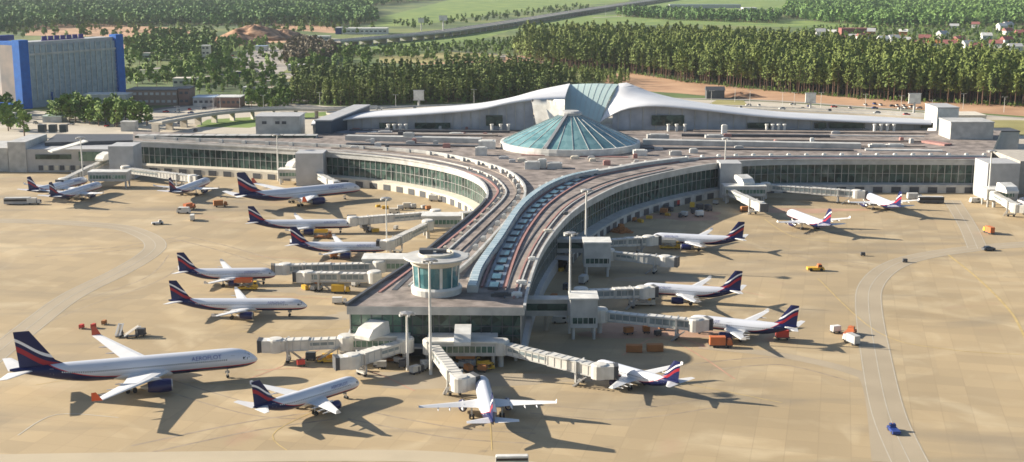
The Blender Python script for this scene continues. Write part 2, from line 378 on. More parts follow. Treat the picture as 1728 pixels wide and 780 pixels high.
for t0, t1, m in ((0, .30, M_glassl), (.30, .52, M_glass), (.52, 1, M_glass)):
    b = MB(); b.wall([fa.lerp(fb, t0), fa.lerp(fb, t1)], 4.5, 13.39); gl = obj('front_glass_wall', b, m, c0, True)
    b2 = MB()
    for p, a in walk([fa.lerp(fb, t0), fa.lerp(fb, t1)], 3.0): b2.box((p.x, p.y-.1, 8.9), (.22, .22, 8.9), a)
    for z in (7.2, 9.9): b2.beam((*fa.lerp(fb, t0)+Vector((0,-.1)), z), (*fa.lerp(fb, t1)+Vector((0,-.1)), z), .2, .2)
    obj('mullions', b2, M_dgrey, gl, True)
b = MB(); b.beam((fa.x, fa.y-1.3, 4.3), (fb.x, fb.y-1.3, 4.3), 4, .6); obj('front_ledge', b, M_grey, c0, True)
b = MB(); b.wall([fa+Vector((2,3)), fb+Vector((-2,3))], 0, 4.3); obj('front_base_wall', b, M_dgrey, c0, True)
for t in (.03,.17,.31,.45,.59,.73,.87,.97):
    p = fa.lerp(fb, t); b = MB(); b.box((p.x, p.y-1, 2), (.9,.9,4)); obj('column', b, M_conc, c0, True)
# lower storey with lit cream wall
def lower(line, sgn, m, i0, i1, out=4.0):
    L = line[i0:i1]; o = offset(L, sgn*out)
    b = MB(); n = len(L)
    top = [(p[0], p[1], 4.3) for p in offset(L, -sgn*1.2)]; mid = [(p[0], p[1], 3.9) for p in o]; bot = [(p[0], p[1], 0) for p in o]
    b.rings([[top[i], mid[i], bot[i]] for i in range(n)], 0, False, False, closed=False); q = obj('lower_storey', b, m, c0, True)
    if out < 1: return
    for k, (p, a) in enumerate(walk(offset(L, sgn*(out+.04)), 9)):
        obj('loading_door', MB().box((p.x, p.y, 1.5), (4.6, .3, 2.8), a), M_dgrey, q, True)
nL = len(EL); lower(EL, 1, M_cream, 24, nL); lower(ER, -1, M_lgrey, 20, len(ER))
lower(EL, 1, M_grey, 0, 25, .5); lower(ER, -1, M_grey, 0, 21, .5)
# roof curbs, strips, skylights
def curb(line, wd, z, h, m, nm): 
    b = MB(); b.ribbon(line, wd, z, thick=h); return obj(nm, b, m, c0, True)
curb(EL[:28], .9, ZR+.02, .9, M_dgrey, 'parapet'); curb(EL[27:], .9, ZR+.02, .7, M_lgrey, 'parapet')
curb(ER, .8, ZR+.02, .6, M_lgrey, 'parapet')
lip = smooth(WP([(763,462),(800,430),(840,387),(872,350),(886,325),(880,304),(850,283),(780,264),(700,252),(560,243),(400,236),(235,229)], ZR+1.6), 5)
curb(lip, .9, ZR+.01, 1.5, M_lgrey, 'roof_upstand')
mid1 = smooth(WP([(690,484),(760,420),(815,370),(850,335),(852,318),(830,298),(780,281),(700,266),(560,254),(240,236)]), 5)
curb(mid1, .6, ZR+.01, .5, M_lgrey, 'roof_curb')
mid1b = smooth(WP([(715,478),(790,410),(840,362),(868,332),(867,312),(845,294),(790,276),(700,260),(560,250)]), 5)
curb(mid1b, .8, ZR+.01, .35, M_roofb, 'roof_curb')
mid2 = smooth(WP([(640,494),(700,450),(760,404),(805,366),(836,332),(838,318),(815,300),(770,286)]), 5)
curb(mid2, .8, ZR+.01, .3, M_roofred, 'roof_strip')
# band surfaces
def band(pa, pb, z, m, nm='roof_or_shadow_band', h=0.0):
    A, B = smooth(WP(pa, z), 5), smooth(WP(pb, z), 5); n = len(A)
    b = MB(); 
    b.rings([[(A[i].x, A[i].y, z-h), (A[i].x, A[i].y, z), (B[i].x, B[i].y, z), (B[i].x, B[i].y, z-h)] for i in range(n)], 0, False, True)
    return obj(nm, b, m, c0, True)
band([(1420,262),(1210,264),(1100,275),(1035,288),(985,303),(945,326),(905,370),(863,424),(828,468),(792,488)],
     [(1420,258),(1210,259),(1095,269),(1022,280),(968,296),(925,318),(886,362),(846,416),(811,462),(815,488)][:9]+[(810,480)], ZR+2.0, M_white, 'spine_edge', 2.1) if False else None
sp = smooth(WP([(1665,260),(1420,260),(1210,262),(1100,272),(1030,284),(975,294),(940,305),(908,322),(876,350),(843,400),(823,428),(806,455),(797,484)], ZR+1.8), 5)
cur = curb(sp[12:], 3.2, ZR+.01, 1.9, M_lgrey, 'spine_base')
b = MB(); b.ribbon(sp[22:], 2.4, ZR+1.93, thick=.45); k_ = obj('skylight', b, M_skyl, c0, True)
b = MB()
for p, a in walk(sp[22:], 3.0): b.box((p.x, p.y, ZR+2.25), (.25, 2.5, .3), a)
obj('glazing_bars', b, M_bluegl, k_, True)
curb(sp[:13], 1.2, ZR+.01, 1.2, M_lgrey, 'roof_upstand')
d1 = smooth(WP([(1660,266),(1215,267),(1120,275),(1050,285),(1000,296),(955,315),(911,345),(882,378),(861,412),(846,447),(833,486)]), 5)
curb(d1, 5.2, ZR+.012, .25, M_blue, 'blue_roof_band')
d2 = offset(d1, 3.6); d3 = offset(d1, -3.6)
curb(d3, .7, ZR+.014, .5, M_roofred, 'roof_strip'); curb(d2, .7, ZR+.014, .5, M_roofred, 'roof_strip')
for i, (p, a) in enumerate(walk(d1[15:], 11)):
    b = MB(); b.box((p.x, p.y, ZR+.4), (7.0, 3.2, .7), a); b.box((p.x, p.y, ZR+.8), (6.4, 2.8, .15), a, 1); obj('roof_light', b, [M_dgrey, M_bluegl], c0, True)
d5 = smooth(WP([(862,505),(876,460),(895,420),(922,380),(954,347),(998,322),(1050,303),(1130,285)]), 5)
curb(d5, 4.4, ZR+.016, .2, M_roofb, 'roof_or_shadow_band')
for k_, (o_, m_, w2) in enumerate(((1.9, M_dgrey, .5), (-.8, M_roofred, .45), (-1.9, M_lgrey, .5))): curb(offset(d5, o_), w2, ZR+.23+.01*k_, .25, m_, 'roof_strip')
mid3 = smooth(WP([(665,490),(730,428),(784,380),(828,346),(845,322),(824,300),(775,283),(700,269),(560,256),(240,239)]), 5)
curb(mid3, 1.6, ZR+.015, .12, M_dgrey, 'roof_strip')
mid4 = smooth(WP([(742,472),(795,418),(838,372),(862,346),(874,322),(866,303)]), 5)
curb(mid4, 1.4, ZR+.015, .12, M_dgrey, 'roof_strip')
# dark band between the arms: shadow of the roof upstand laid in as colour
b = MB(); b.ribbon(smooth(WP([(897,335),(862,378),(816,430),(788,468)]), 5), 2.4, ZR+.02, thick=.1); obj('roof_or_shadow_band', b, M_dgrey, c0, True)
# small roof plant
def plant(px, py, d, m=None, z=ZR, rz=0): 
    c = W(px, py, z); b = MB(); b.box((c.x, c.y, z+d[2]/2), d, rz); 
    b.box((c.x, c.y, z+d[2]+.15), (d[0]*.7, d[1]*.7, .3), rz); return obj('roof_unit', b, m or M_lgrey, c0, True)
for p, a in walk(offset(lip, 2.6), 14): plant_c = MB().box((p.x, p.y, ZR+.8), (2.4, 1.6, 1.5), a).box((p.x, p.y, ZR+1.7), (1.6,1.0,.3), a); obj('roof_unit', plant_c, M_lgrey, c0, True)
for p, a in walk(offset(sp[:34], -3.2), 9): plant_c = MB().box((p.x, p.y, ZR+.8), (1.8, 1.4, 1.3), a+.2).box((p.x, p.y, ZR+1.6), (1.2,.9,.3), a); obj('roof_unit', plant_c, M_white, c0, True)
for p, a in walk(offset(mid1, 1.8)[3:30], 12): obj('roof_unit', MB().box((p.x, p.y, ZR+.4), (1.6, 1.0, .8), a).box((p.x, p.y, ZR+.9), (1.0,.6,.2), a), M_cream, c0, True)
for px, py, d, m in [(898,285,(7,4,3.4),M_white),(936,284,(7,5,2.6),M_lgrey),(915,283,(4,3,4),M_white),(822,250,(9,7,4),M_white),(1110,236,(12,5,3),M_lgrey),(1080,262,(7,5,2.6),M_white),(812,262,(6,4,4),M_white),
        (690,238,(6,4,4.5),M_lgrey),(650,226,(8,4,1.5),M_grey),(770,228,(8,4,1.2),M_white),(1205,234,(10,5,2),M_lgrey),(1222,226,(3,3,5),M_white),(1480,248,(9,3,1.4),M_white),(1510,248,(9,3,1.4),M_white),(1370,246,(2,2,4),M_white),(760,240,(5,4,1),M_lgrey),
        (970,268,(4,3,1.2),M_cream),(1000,272,(3,3,1.2),M_cream),(880,272,(4,3,1.2),M_cream),(850,268,(5,3,1),M_grey),(1140,262,(6,3,2),M_lgrey),(1170,258,(4,3,2),M_white),
        (880,480,(3.2,2.2,1.0),M_white),(872,500,(3.2,2.2,1.0),M_white),(898,440,(2.6,2,1),M_white),(925,392,(3.5,2,.8),M_cream),(955,362,(2,2,.8),M_dgrey),(846,500,(6,1.5,1),M_dgrey)]: plant(px, py, d, m)
rq = random.Random(3)
for _ in range(34):
    x, y = rq.choice([(rq.uniform(590,830), rq.uniform(218,252)), (rq.uniform(1090,1560), rq.uniform(222,256)), (rq.uniform(860,1080), rq.uniform(262,282)), (rq.uniform(590,830), rq.uniform(218,252))])
    plant(x, y, (rq.uniform(1.5,5), rq.uniform(1.5,3), rq.uniform(.7,2.4)), rq.choice([M_lgrey, M_white, M_grey, M_dgrey, M_roofred]))
# parallel bars and brown strips in the roof well behind the concourse
def bar(x0, y0, x1, y1, wd, h, m, nm='roof_duct', z=ZR):
    b = MB(); a, c = W(x0, y0, z), W(x1, y1, z); b.beam((a.x, a.y, z+h/2+.01), (c.x, c.y, z+h/2+.01), wd, h); return obj(nm, b, m, c0, True)
for a in [(585,236,812,241,6,2.6,M_lgrey),(585,244,812,248,3.5,.8,M_dgrey),(1085,243,1452,250,6,2.6,M_lgrey),(1085,251,1440,255,3,.8,M_dgrey),
          (590,216,800,216,5,.9,M_roofb),(590,222,860,224,3,1.2,M_dgrey),(600,228,840,230,4,1.0,M_roofb),(560,250,760,256,3,.5,M_roofb),
          (1170,222,1560,226,5,.9,M_roofb),(1150,230,1400,232,3,1.4,M_dgrey),(1150,236,1560,240,4,.9,M_roofb),(1230,245,1560,248,3,.6,M_roofb),(1460,254,1590,256,3,.8,M_white),(1180,228,1560,231,1.2,.6,M_white),(620,226,830,227,1.0,.6,M_white),
          (1560,240,1600,246,6,1,M_roofred),(880,262,1060,266,2,.4,M_roofred)]: bar(*a)
for k in range(16):
    x = 240+k*19; a = W(x, 232, ZR); b = MB(); b.prism([(a.x-3.4, a.y-3), (a.x+3.4, a.y-3), (a.x+3.4, a.y+4), (a.x-3.4, a.y+4)], ZR+.01, ZR+1.4)
    b.add([(a.x-3.2, a.y-3.05, ZR+.2), (a.x+3.2, a.y-3.05, ZR+.2), (a.x+3.2, a.y-3.05, ZR+1.3), (a.x-3.2, a.y-3.05, ZR+1.3)], [(0,1,2,3)], 1); obj('sawtooth_light', b, [M_lgrey, M_glass], c0, True)
# piers (stair towers) along the facades
def block(px0, px1, pyb, z, depth, m, nm='stair_tower', par=None, zb=0):
    a, c = W(px0, pyb, z), W(px1, pyb, z); b = MB(); b.prism([(a.x, a.y), (c.x, c.y), (c.x, c.y+depth), (a.x, a.y+depth)], zb, z)
    return obj(nm, b, m, par or c0, True)
block(498,545,259,16.9,14,M_grey); block(182,224,247,17.5,16,M_grey); block(1216,1252,276,16.9,12,M_grey); block(1668,1722,276,18,18,M_grey)
block(1722,1900,272,16.5,40,M_conc,'annex'); 
# dome
cd = W(962, 243, ZR+1.5); RD = 36.0
dm = MB(); z0 = ZR+.6
prof = [(1.0, 2.6), (.9, 4.3), (.75, 6.8), (.6, 9.2), (.45, 11.7), (.3, 14.2), (.17, 16.4), (.12, 17.0)]
n = 56
dm.rings([[(cd.x+RD*r*math.cos(2*math.pi*k/n), cd.y+RD*r*math.sin(2*math.pi*k/n), z0+z) for k in range(n)] for r, z in prof], 0, False, True)
dome = obj('dome', dm, M_teal, c0, True)
rb = MB()
for k in range(28):
    t = 2*math.pi*k/28
    for (r, z), (r2, z2) in zip(prof, prof[1:]): rb.beam((cd.x+RD*r*math.cos(t), cd.y+RD*r*math.sin(t), z0+z+.12), (cd.x+RD*r2*math.cos(t), cd.y+RD*r2*math.sin(t), z0+z2+.06), .22, .22)
obj('dome_ribs', rb, M_lgrey, dome, True)
rb = MB()
for (r, z), (r2, z2) in zip(prof, prof[1:]):
    t = R_(247); rb.beam((cd.x+RD*r*math.cos(t), cd.y+RD*r*math.sin(t), z0+z+.5), (cd.x+RD*r2*math.cos(t), cd.y+RD*r2*math.sin(t), z0+z2+.5), 1.6, 1.0)
obj('maintenance_ladder', rb, M_steel, dome, True)
rb = MB(); rb.rings([[(cd.x+RD*r*math.cos(2*math.pi*k/n), cd.y+RD*r*math.sin(2*math.pi*k/n), z0+z) for k in range(n)] for r, z in [(1.03, -.5), (1.035, 1.0), (1.03, 2.75), (.99, 2.75)]], 0, False, False)
obj('dome_ring', rb, M_white, dome, True)
rb = MB(); rb.rings([[(cd.x+RD*r*math.cos(2*math.pi*k/20), cd.y+RD*r*math.sin(2*math.pi*k/20), z0+z) for k in range(20)] for r, z in [(.17, 16.5), (.17, 17.8), (.13, 18.6), (.06, 18.8)]], 0, False, True)
obj('dome_cap', rb, M_lgrey, dome, True)
# ------------------------------------------------------------------ control tower on the pier roof
M_towergl = glassmat('tower_glass', (.04,.13,.15), .1, c2=(.12,.26,.28)); tc = W(735, 500, ZR); tw = empty('rooftop_control_room', (tc.x, tc.y+5, ZR+.0)); tag(tw, 'round white glazed control room with a flat disc roof on the pier end', 'control tower')
def lathe(prof, n=32, c=(0,0), mi=0, smooth_=True, mb=None, caps=True):
    mb = mb or MB(); return mb.rings([[(c[0]+r*math.cos(2*math.pi*k/n), c[1]+r*math.sin(2*math.pi*k/n), z) for k in range(n)] for r, z in prof], mi, smooth_, caps)
obj('base_drum', lathe([(7.4,.02),(7.6,1.8),(7.1,2.4)], smooth_=False), M_white, tw)
obj('glass_band', lathe([(6.6,2.3),(6.9,9.0)], 24, smooth_=False), M_towergl, tw)
b = MB()
for k in range(12):
    t = 2*math.pi*(k+.5)/12; b.beam((6.6*math.cos(t), 6.6*math.sin(t), 2.4), (6.95*math.cos(t), 6.95*math.sin(t), 9.0), .25 if k % 3 else .8, .3)
obj('window_posts', b, M_white, tw)
obj('upper_ring', lathe([(6.9,8.6),(7.6,9.0),(7.8,10.2),(7.0,10.4)], smooth_=False), M_cream, tw)
obj('roof_disc', lathe([(8.6,10.3),(9.6,10.6),(9.5,11.0),(4,11.5),(.1,11.6)], 40, smooth_=False), M_lgrey, tw)
obj('rooftop_ring', lathe([(5.2,11.3),(5.2,12.1),(4.9,12.1),(4.9,11.3)], 28, smooth_=False, caps=False), M_cream, tw)
b = MB(); b.box((-3,1.5,12.1), (4,3,1.4)); b.box((1.5,2,12),(3,2,1.0)); obj('roof_hut', b, M_dgrey, tw)
# ------------------------------------------------------------------ landside hall
hl = empty('terminal_hall', (0, 775, 0)); tag(hl, 'landside terminal hall with sweeping silver winged roof and tall central glass sail', 'terminal')
def interp(pts, n):
    S = [0]
    for a, c in zip(pts, pts[1:]): S.append(S[-1]+(c-a).length)
    out = []; j = 0
    for k in range(n):
        s = S[-1]*k/(n-1)
        while j < len(S)-2 and S[j+1] < s: j += 1
        out.append(pts[j].lerp(pts[j+1], min(1, (s-S[j])/(S[j+1]-S[j]))))
    return out
def smooth3(pts, k=5):
    out = []
    for i in range(len(pts)-1):
        a, b_, c, d = pts[max(0, i-1)], pts[i], pts[i+1], pts[min(len(pts)-1, i+2)]
        for j in range(k):
            t = j/k; out.append(.5*((2*b_)+(c-a)*t+(2*a-5*b_+4*c-d)*t*t+(3*b_-a-3*c+d)*t**3))
    return out+[pts[-1]]
def loft(name, A, B, m, bulge=0, n=40, rows=6, thick=.8, par=None, sm=True):
    A, B = interp(smooth3(A), n), interp(smooth3(B), n); mb = MB()
    rr = []
    for i in range(n):
        r = []
        for j in range(rows+1):
            t = j/rows; p = A[i].lerp(B[i], t); p = p+Vector((0, 0, bulge*4*t*(1-t))); r.append(p)
        r += [p-Vector((0, 0, thick)) for p in r[::-1]]
        rr.append(r)
    mb.rings(rr, 0, sm, True)
    return obj(name, mb, m, par or hl, True)
Fl = [WD(525,210,757), WD(600,199,757), WD(700,193,757), WD(800,185,757), WD(855,174,758), WD(900,168,761), WD(953,166,764)]
Bl = [WD(530,203,800), WD(600,190,800), WD(700,183,800), WD(800,175,802), WD(860,165,804), WD(912,151,806), WD(962,141,808)]
loft('roof_wing', Fl, Bl, M_silver, .8)
Fr = [WD(1012,206,765), WD(1034,192,762), WD(1060,182,760), WD(1100,178,758), WD(1160,182,757), WD(1300,197,757), WD(1450,205,757), WD(1572,209,757)]
Br = [WD(1044,141,806), WD(1056,139,806), WD(1075,146,806), WD(1105,157,804), WD(1170,171,802), WD(1300,187,800), WD(1450,195,800), WD(1572,202,800)]
loft('roof_wing', Fr, Br, M_silver, .8)
gs = loft('glass_sail', [WD(953,206,766), WD(982,207,765), WD(1013,206,765)], [WD(953,143,807), WD(1000,141,807), WD(1044,142,806)], M_tealp, 3.0, 16, 10)
A, B = [WD(953,206,766), WD(982,207,765), WD(1013,206,765)], [WD(953,143,807), WD(1000,141,807), WD(1044,142,806)]
b = MB(); 
for i in range(0, 9):
    Ai, Bi = interp(smooth3(A), 9)[i], interp(smooth3(B), 9)[i]
    for j in range(8):
        q = []
        for t in (j/8, (j+1)/8): q.append(Ai.lerp(Bi, t)+Vector((0, 0, 12*t*(1-t)+.15)))
        b.beam(q[0], q[1], .10, .12)
obj('glazing_bars', b, M_lgrey, gs, True)
loft('white_sail', [WD(905,209,752), WD(930,210,748), WD(953,209,742)], [WD(897,168,754), WD(925,168,749), WD(953,168,743)], M_white, .0, 10, 4)
b = MB(); q = [WD(930,210,738), WD(946,208,738), WD(922,184,742)]; b.add(q+[p+Vector((0,2,0)) for p in q], [(0,1,2),(3,5,4),(0,3,4,1),(1,4,5,2),(2,5,3,0)]); obj('fin_panel', b, M_white, hl, True)
# facade under the wings
def fac(pts, D, m, inset=5):
    b = MB(); L = interp(smooth3(pts), 50); zt = [p.z-.5 for p in L]
    vs = [(p.x, D, ZR-.5) for p in L]+[(p.x, D, z) for p, z in zip(L, zt)]; n = 50
    b.add(vs, [(i, i+1, n+i+1, n+i) for i in range(n-1)]); f_ = obj('facade', b, m, hl, True)
    b = MB()
    for i in range(1, 49, 2): b.box((L[i].x, D-.25, (ZR+zt[i])/2), (.4, .4, zt[i]-ZR))
    obj('facade_posts', b, M_lgrey, f_, True)
    return L
M_facade = mat('blue_grey_facade', (.34,.36,.41), .45, c2=(.50,.52,.57), scale=.12)
fac(Fl[:6], 763, M_facade); fac(Fr[1:], 763, M_facade)
for x0, x1 in ((820,848),(1100,1155)):
    a, c = WD(x0, 190, 761.8), WD(x1, 190, 761.8); obj('window', MB().box(((a.x+c.x)/2, 761.8, 21), (abs(c.x-a.x), .5, 6)), M_glass, hl, True)
for x0, x1 in ((640,668),(700,760),(1262,1300),(1375,1395),(1400,1460),(1555,1575)):
    a, c = WD(x0, 205, 761.8), WD(x1, 205, 761.8); obj('window', MB().box(((a.x+c.x)/2, 761.8, 18), (abs(c.x-a.x), .5, 3.2)), M_glass, hl, True)
for xs in ((655,665,675,685),(830,845,858),(1128,1142,1156),(1294,1304,1314,1324),(1476,1487,1498,1509)):
    for x in xs:
        a = WD(x, 211, 752); obj('exhaust_pipe', MB().tube((a.x, 752, ZR), (a.x, 752, ZR+3.6), .8, .8, 8).tube((a.x, 752, ZR+3.6), (a.x, 752, ZR+4.2), 1.1, 1.1, 8), M_white, hl, True)
# hall body under the roof
b = MB(); xl, xr = Fl[0].x, Fr[-1].x
b.prism([(xl, 764), (xr, 764), (xr, 798), (xl, 798)], 0, ZR+2.5); obj('hall_body', b, M_grey, hl, True)
# left end: sloped glazed corridor and grey block; right end blocks
e1 = empty('plant_block', W(486,238,0)); tag(e1, 'plain light grey box building at the left end of the terminal hall', 'building')
a, c = W(452,236,8), W(520,238,8)
b = MB(); b.prism([(a.x, 738), (c.x, 738), (c.x, 758), (a.x, 758)], 0, 25.5); obj('wall', b, M_lgrey, e1, True)
b = MB(); b.prism([(a.x-.4, 737.6), (c.x+.4, 737.6), (c.x+.4, 758.4), (a.x-.4, 758.4)], 25.51, 26.2); obj('roof', b, M_grey, e1, True)
for x in (.2,.5,.65): p = a.lerp(c, x); obj('window', MB().box((p.x, 737.9, 22.5), (2.5,.4,1.6)), M_dgrey, e1, True)
e2 = empty('glazed_ramp_building', W(548,235,0)); tag(e2, 'dark blue glazed corridor with sloping grey roof leading up to the hall', 'building')
b = MB(); a, c = W(524,232,ZR), W(574,198,ZR+2)
pa, pb = Vector((c.x-16, 744, 0)), Vector((c.x+8, 800, 0)); pa = Vector((W(521,232,17).x, 741, 0)); pb = Vector((W(592,205,19).x, 796, 0))
s_ = Vector((9, 0, 0))
b.add([pa, pa+s_, pb+s_, pb, pa+Vector((0,0,23)), pa+s_+Vector((0,0,23)), pb+s_+Vector((0,0,26)), pb+Vector((0,0,26))], [(0,1,5,4),(1,2,6,5),(2,3,7,6),(3,0,4,7)]); obj('glass_wall', b, mat('deep_blue_cladding', (.03,.06,.10), .4), e2, True)
b = MB(); u_ = Vector((0,0,.05)); q = [pa+Vector((-.5,-.5,23)), pa+s_+Vector((.5,-.5,23)), pb+s_+Vector((.5,0,26)), pb+Vector((-.5,0,26))]; q = [x+u_ for x in q]
b.add(q+[x+Vector((0,0,.7)) for x in q], [(0,1,2,3),(4,7,6,5),(0,4,5,1),(1,5,6,2),(2,6,7,3),(3,7,4,0)]); obj('roof', b, M_grey, e2, True)
b = MB(); b.prism([(pa.x+11, 744), (pa.x+34, 744), (pa.x+40, 761), (pa.x+21, 761)], ZR, ZR+.6); obj('roof_well', b, M_blue, e2, True)
def simplebox(name, label, x0, x1, yb, zt, depth, m, mr=None, cat='building', wins=0, parapet=.6, zb=0, group=None, winm=None, rows=1):
    a, c = W(x0, yb, 0), W(x1, yb, 0); e = empty(name, (a+c)/2); tag(e, label, cat, group)
    d = (c-a); d.z = 0; nrm = Vector((-d.y, d.x, 0)).normalized()*depth
    b = MB(); b.prism([a, c, c+nrm, a+nrm], zb, zt); obj('wall', b, m, e, True)
    o = d.normalized()*.3; q = [a-o-nrm.normalized()*.3, c+o-nrm.normalized()*.3, c+o+nrm*1.02, a-o+nrm*1.02]
    b = MB(); b.prism(q, zt+.01, zt+parapet); obj('roof', b, mr or M_grey, e, True)
    rz = math.atan2(d.y, d.x)
    for r in range(rows):
        for k in range(wins):
            p = a+d*((k+.5)/wins)-nrm.normalized()*.06; z = zt*(r+.55)/rows
            obj('window', MB().box((p.x, p.y, z), (d.length/wins*.6, .16, min(2, zt/rows*.5)), rz), winm or M_dgrey, e, True)
    return e
simplebox('stair_block', 'white angular stair block at the right end of the silver hall roof', 1578, 1614, 248, 24, 24, M_white, M_grey)
simplebox('plant_block', 'large windowless pale grey cube building right of the hall', 1600, 1672, 283, 25, 20, M_lgrey, M_lgrey, wins=1)
simplebox('plant_block', 'low beige box building standing behind the pale grey cube', 1612, 1662, 232, 14, 22, M_cream, M_cream)
simplebox('plant_block', 'low grey plant building with dark roof right of the pale grey cube', 1680, 1718, 256, 12, 16, M_grey, M_dgrey)
# far left end of terminal
e3 = empty('terminal_wing', W(110,292,0)); tag(e3, 'grey terminal end building with open canopy frame at the far left of the apron', 'terminal')
def pb_(x0, x1, y, z, dep, m, nm, zb=0): 
    a, c = W(x0, y, z), W(x1, y, z); return obj(nm, MB().prism([(a.x, a.y), (c.x, c.y), (c.x, c.y+dep), (a.x, a.y+dep)], zb, z), m, e3, True)
pb_(42, 182, 252, 12.5, 30, M_grey, 'wall'); pb_(12, 42, 240, 16.5, 34, M_lgrey, 'side_wall'); pb_(-160, 12, 250, 13, 30, M_lgrey, 'wall')
a, c = W(62, 262, 9), W(122, 262, 9); obj('window', MB().box(((a.x+c.x)/2, W(60,252,12.5).y-.3, 8.4), (c.x-a.x, .6, 2.6)), M_glass, e3, True)
a, c = W(135, 262, 9), W(182, 262, 9); obj('window', MB().box(((a.x+c.x)/2, W(60,252,12.5).y-.3, 8.6), (c.x-a.x, .6, 5)), M_glassl, e3, True)
for k in range(9):
    a = W(66+k*9, 284, 2.5); obj('doorway', MB().box((a.x, W(60,252,12.5).y-.25, 2.3), (2.2,.5,2.6)), M_cream if k % 2 else M_dgrey, e3, True)
b = MB(); a, c = W(84,256,13), W(145,238,17); b.beam(a, c, 6, .6); obj('canopy', b, M_white, e3, True)
b = MB(); b.prism([(a.x, a.y) for a in [W(75,236,16),W(230,232,16),W(235,222,16),W(95,222,16)]], 12.6, 14.5); obj('roof', b, M_dgrey, e3, True)
for x in (72, 90, 108): 
    a = W(x, 225, 12); obj('roof_vent', MB().box((a.x, a.y, 15.0), (4,4,4.5)), M_dgrey, e3, True)
#PART2
# ------------------------------------------------------------------ aircraft
def livery(name, L, R, zc, bright=False):
    m, n, l, b = newmat(name)
    tc = n.new('ShaderNodeTexCoord'); sx = n.new('ShaderNodeSeparateXYZ'); l.new(tc.outputs['Object'], sx.inputs[0])
    def mth(op, a, c=None, d=None):
        q = n.new('ShaderNodeMath'); q.operation = op
        for i, v in enumerate((a, c, d)):
            if v is None: continue
            if isinstance(v, (int, float)): q.inputs[i].default_value = v
            else: l.new(v, q.inputs[i])
        return q.outputs[0]
    x, z = sx.outputs[0], sx.outputs[2]
    u = mth('MAXIMUM', mth('SUBTRACT', -.06*L, x), 0.0)
    fx = mth('MULTIPLY_ADD', mth('MULTIPLY', u, u), 2.3*R/(.36*L)**2, zc-.52*R)  # navy belly paint, its edge set higher to include painted underside shadow
    top = mth('GREATER_THAN', z, fx); red = mth('LESS_THAN', z, mth('ADD', fx, .08*R))
    mx = n.new('ShaderNodeMix'); mx.data_type = 'RGBA'; mx.inputs['A'].default_value = (.55,.04,.04,1); mx.inputs['B'].default_value = (.62,.64,.69,1)
    l.new(mth('SUBTRACT', 1.0, red), mx.inputs['Factor'])
    m2 = n.new('ShaderNodeMix'); m2.data_type = 'RGBA'; m2.inputs['A'].default_value = (.005,.010,.070,1); l.new(mx.outputs['Result'], m2.inputs['B']); l.new(top, m2.inputs['Factor'])
    l.new(m2.outputs['Result'], b.inputs['Base Color']); b.inputs['Roughness'].default_value = .38; b.inputs['Metallic'].default_value = .1
    b.inputs['Specular IOR Level'].default_value = .35
    return m
def finmat(name, z0, z1, L):
    m, n, l, b = newmat(name)
    tc = n.new('ShaderNodeTexCoord'); sx = n.new('ShaderNodeSeparateXYZ'); l.new(tc.outputs['Object'], sx.inputs[0])
    def mth(op, a, c=None, d=None):
        q = n.new('ShaderNodeMath'); q.operation = op
        for i, v in enumerate((a, c, d)):
            if v is None: continue
            if isinstance(v, (int, float)): q.inputs[i].default_value = v
            else: l.new(v, q.inputs[i])
        return q.outputs[0]
    hN = mth('DIVIDE', mth('SUBTRACT', sx.outputs[2], z0), z1-z0)
    wv = mth('MULTIPLY', mth('SINE', mth('MULTIPLY', sx.outputs[0], 30/L)), .05)
    sl_ = mth('MULTIPLY', mth('ADD', sx.outputs[0], .42*L), 3.0/L)
    t = mth('ADD', mth('ADD', hN, wv), sl_)
    r = n.new('ShaderNodeValToRGB'); r.color_ramp.interpolation = 'CONSTANT'; e = r.color_ramp.elements
    nv = (.005,.010,.070,1); e[0].position = 0; e[0].color = nv; e[1].position = .27; e[1].color = (.30,.015,.03,1)
    for p_, c_ in ((.42, nv), (.53, (.75,.76,.80,1)), (.61, nv)): q = e.new(p_); q.color = c_
    l.new(t, r.inputs[0]); l.new(r.outputs[0], b.inputs['Base Color']); b.inputs['Roughness'].default_value = .45; b.inputs['Specular IOR Level'].default_value = .3
    return m
M_wing = mat('wing_grey_white', (.66,.66,.66), .4, var=.05); M_nav = mat('navy_nacelle', (.01,.012,.08), .35, var=.1)
M_tipred = mat('red_wingtip', (.60,.10,.04), .4); M_wind = mat('cockpit_glass', (.015,.018,.025), .1); M_title = mat('title_blue', (.09,.11,.30), .4)
def winrow():
    m, n, l, b = newmat('cabin_window_row')
    tc = n.new('ShaderNodeTexCoord'); sx = n.new('ShaderNodeSeparateXYZ'); l.new(tc.outputs['Object'], sx.inputs[0])
    a = n.new('ShaderNodeMath'); a.operation = 'MULTIPLY'; a.inputs[1].default_value = 2*math.pi/.55; l.new(sx.outputs[0], a.inputs[0])
    c = n.new('ShaderNodeMath'); c.operation = 'SINE'; l.new(a.outputs[0], c.inputs[0])
    d = n.new('ShaderNodeMath'); d.operation = 'GREATER_THAN'; d.inputs[1].default_value = .25; l.new(c.outputs[0], d.inputs[0])
    x = n.new('ShaderNodeMix'); x.data_type = 'RGBA'; x.inputs['A'].default_value = (.60,.62,.67,1); x.inputs['B'].default_value = (.03,.035,.05,1); l.new(d.outputs[0], x.inputs['Factor'])
    l.new(x.outputs['Result'], b.inputs['Base Color']); b.inputs['Roughness'].default_value = .3; return m
M_winrow = winrow()
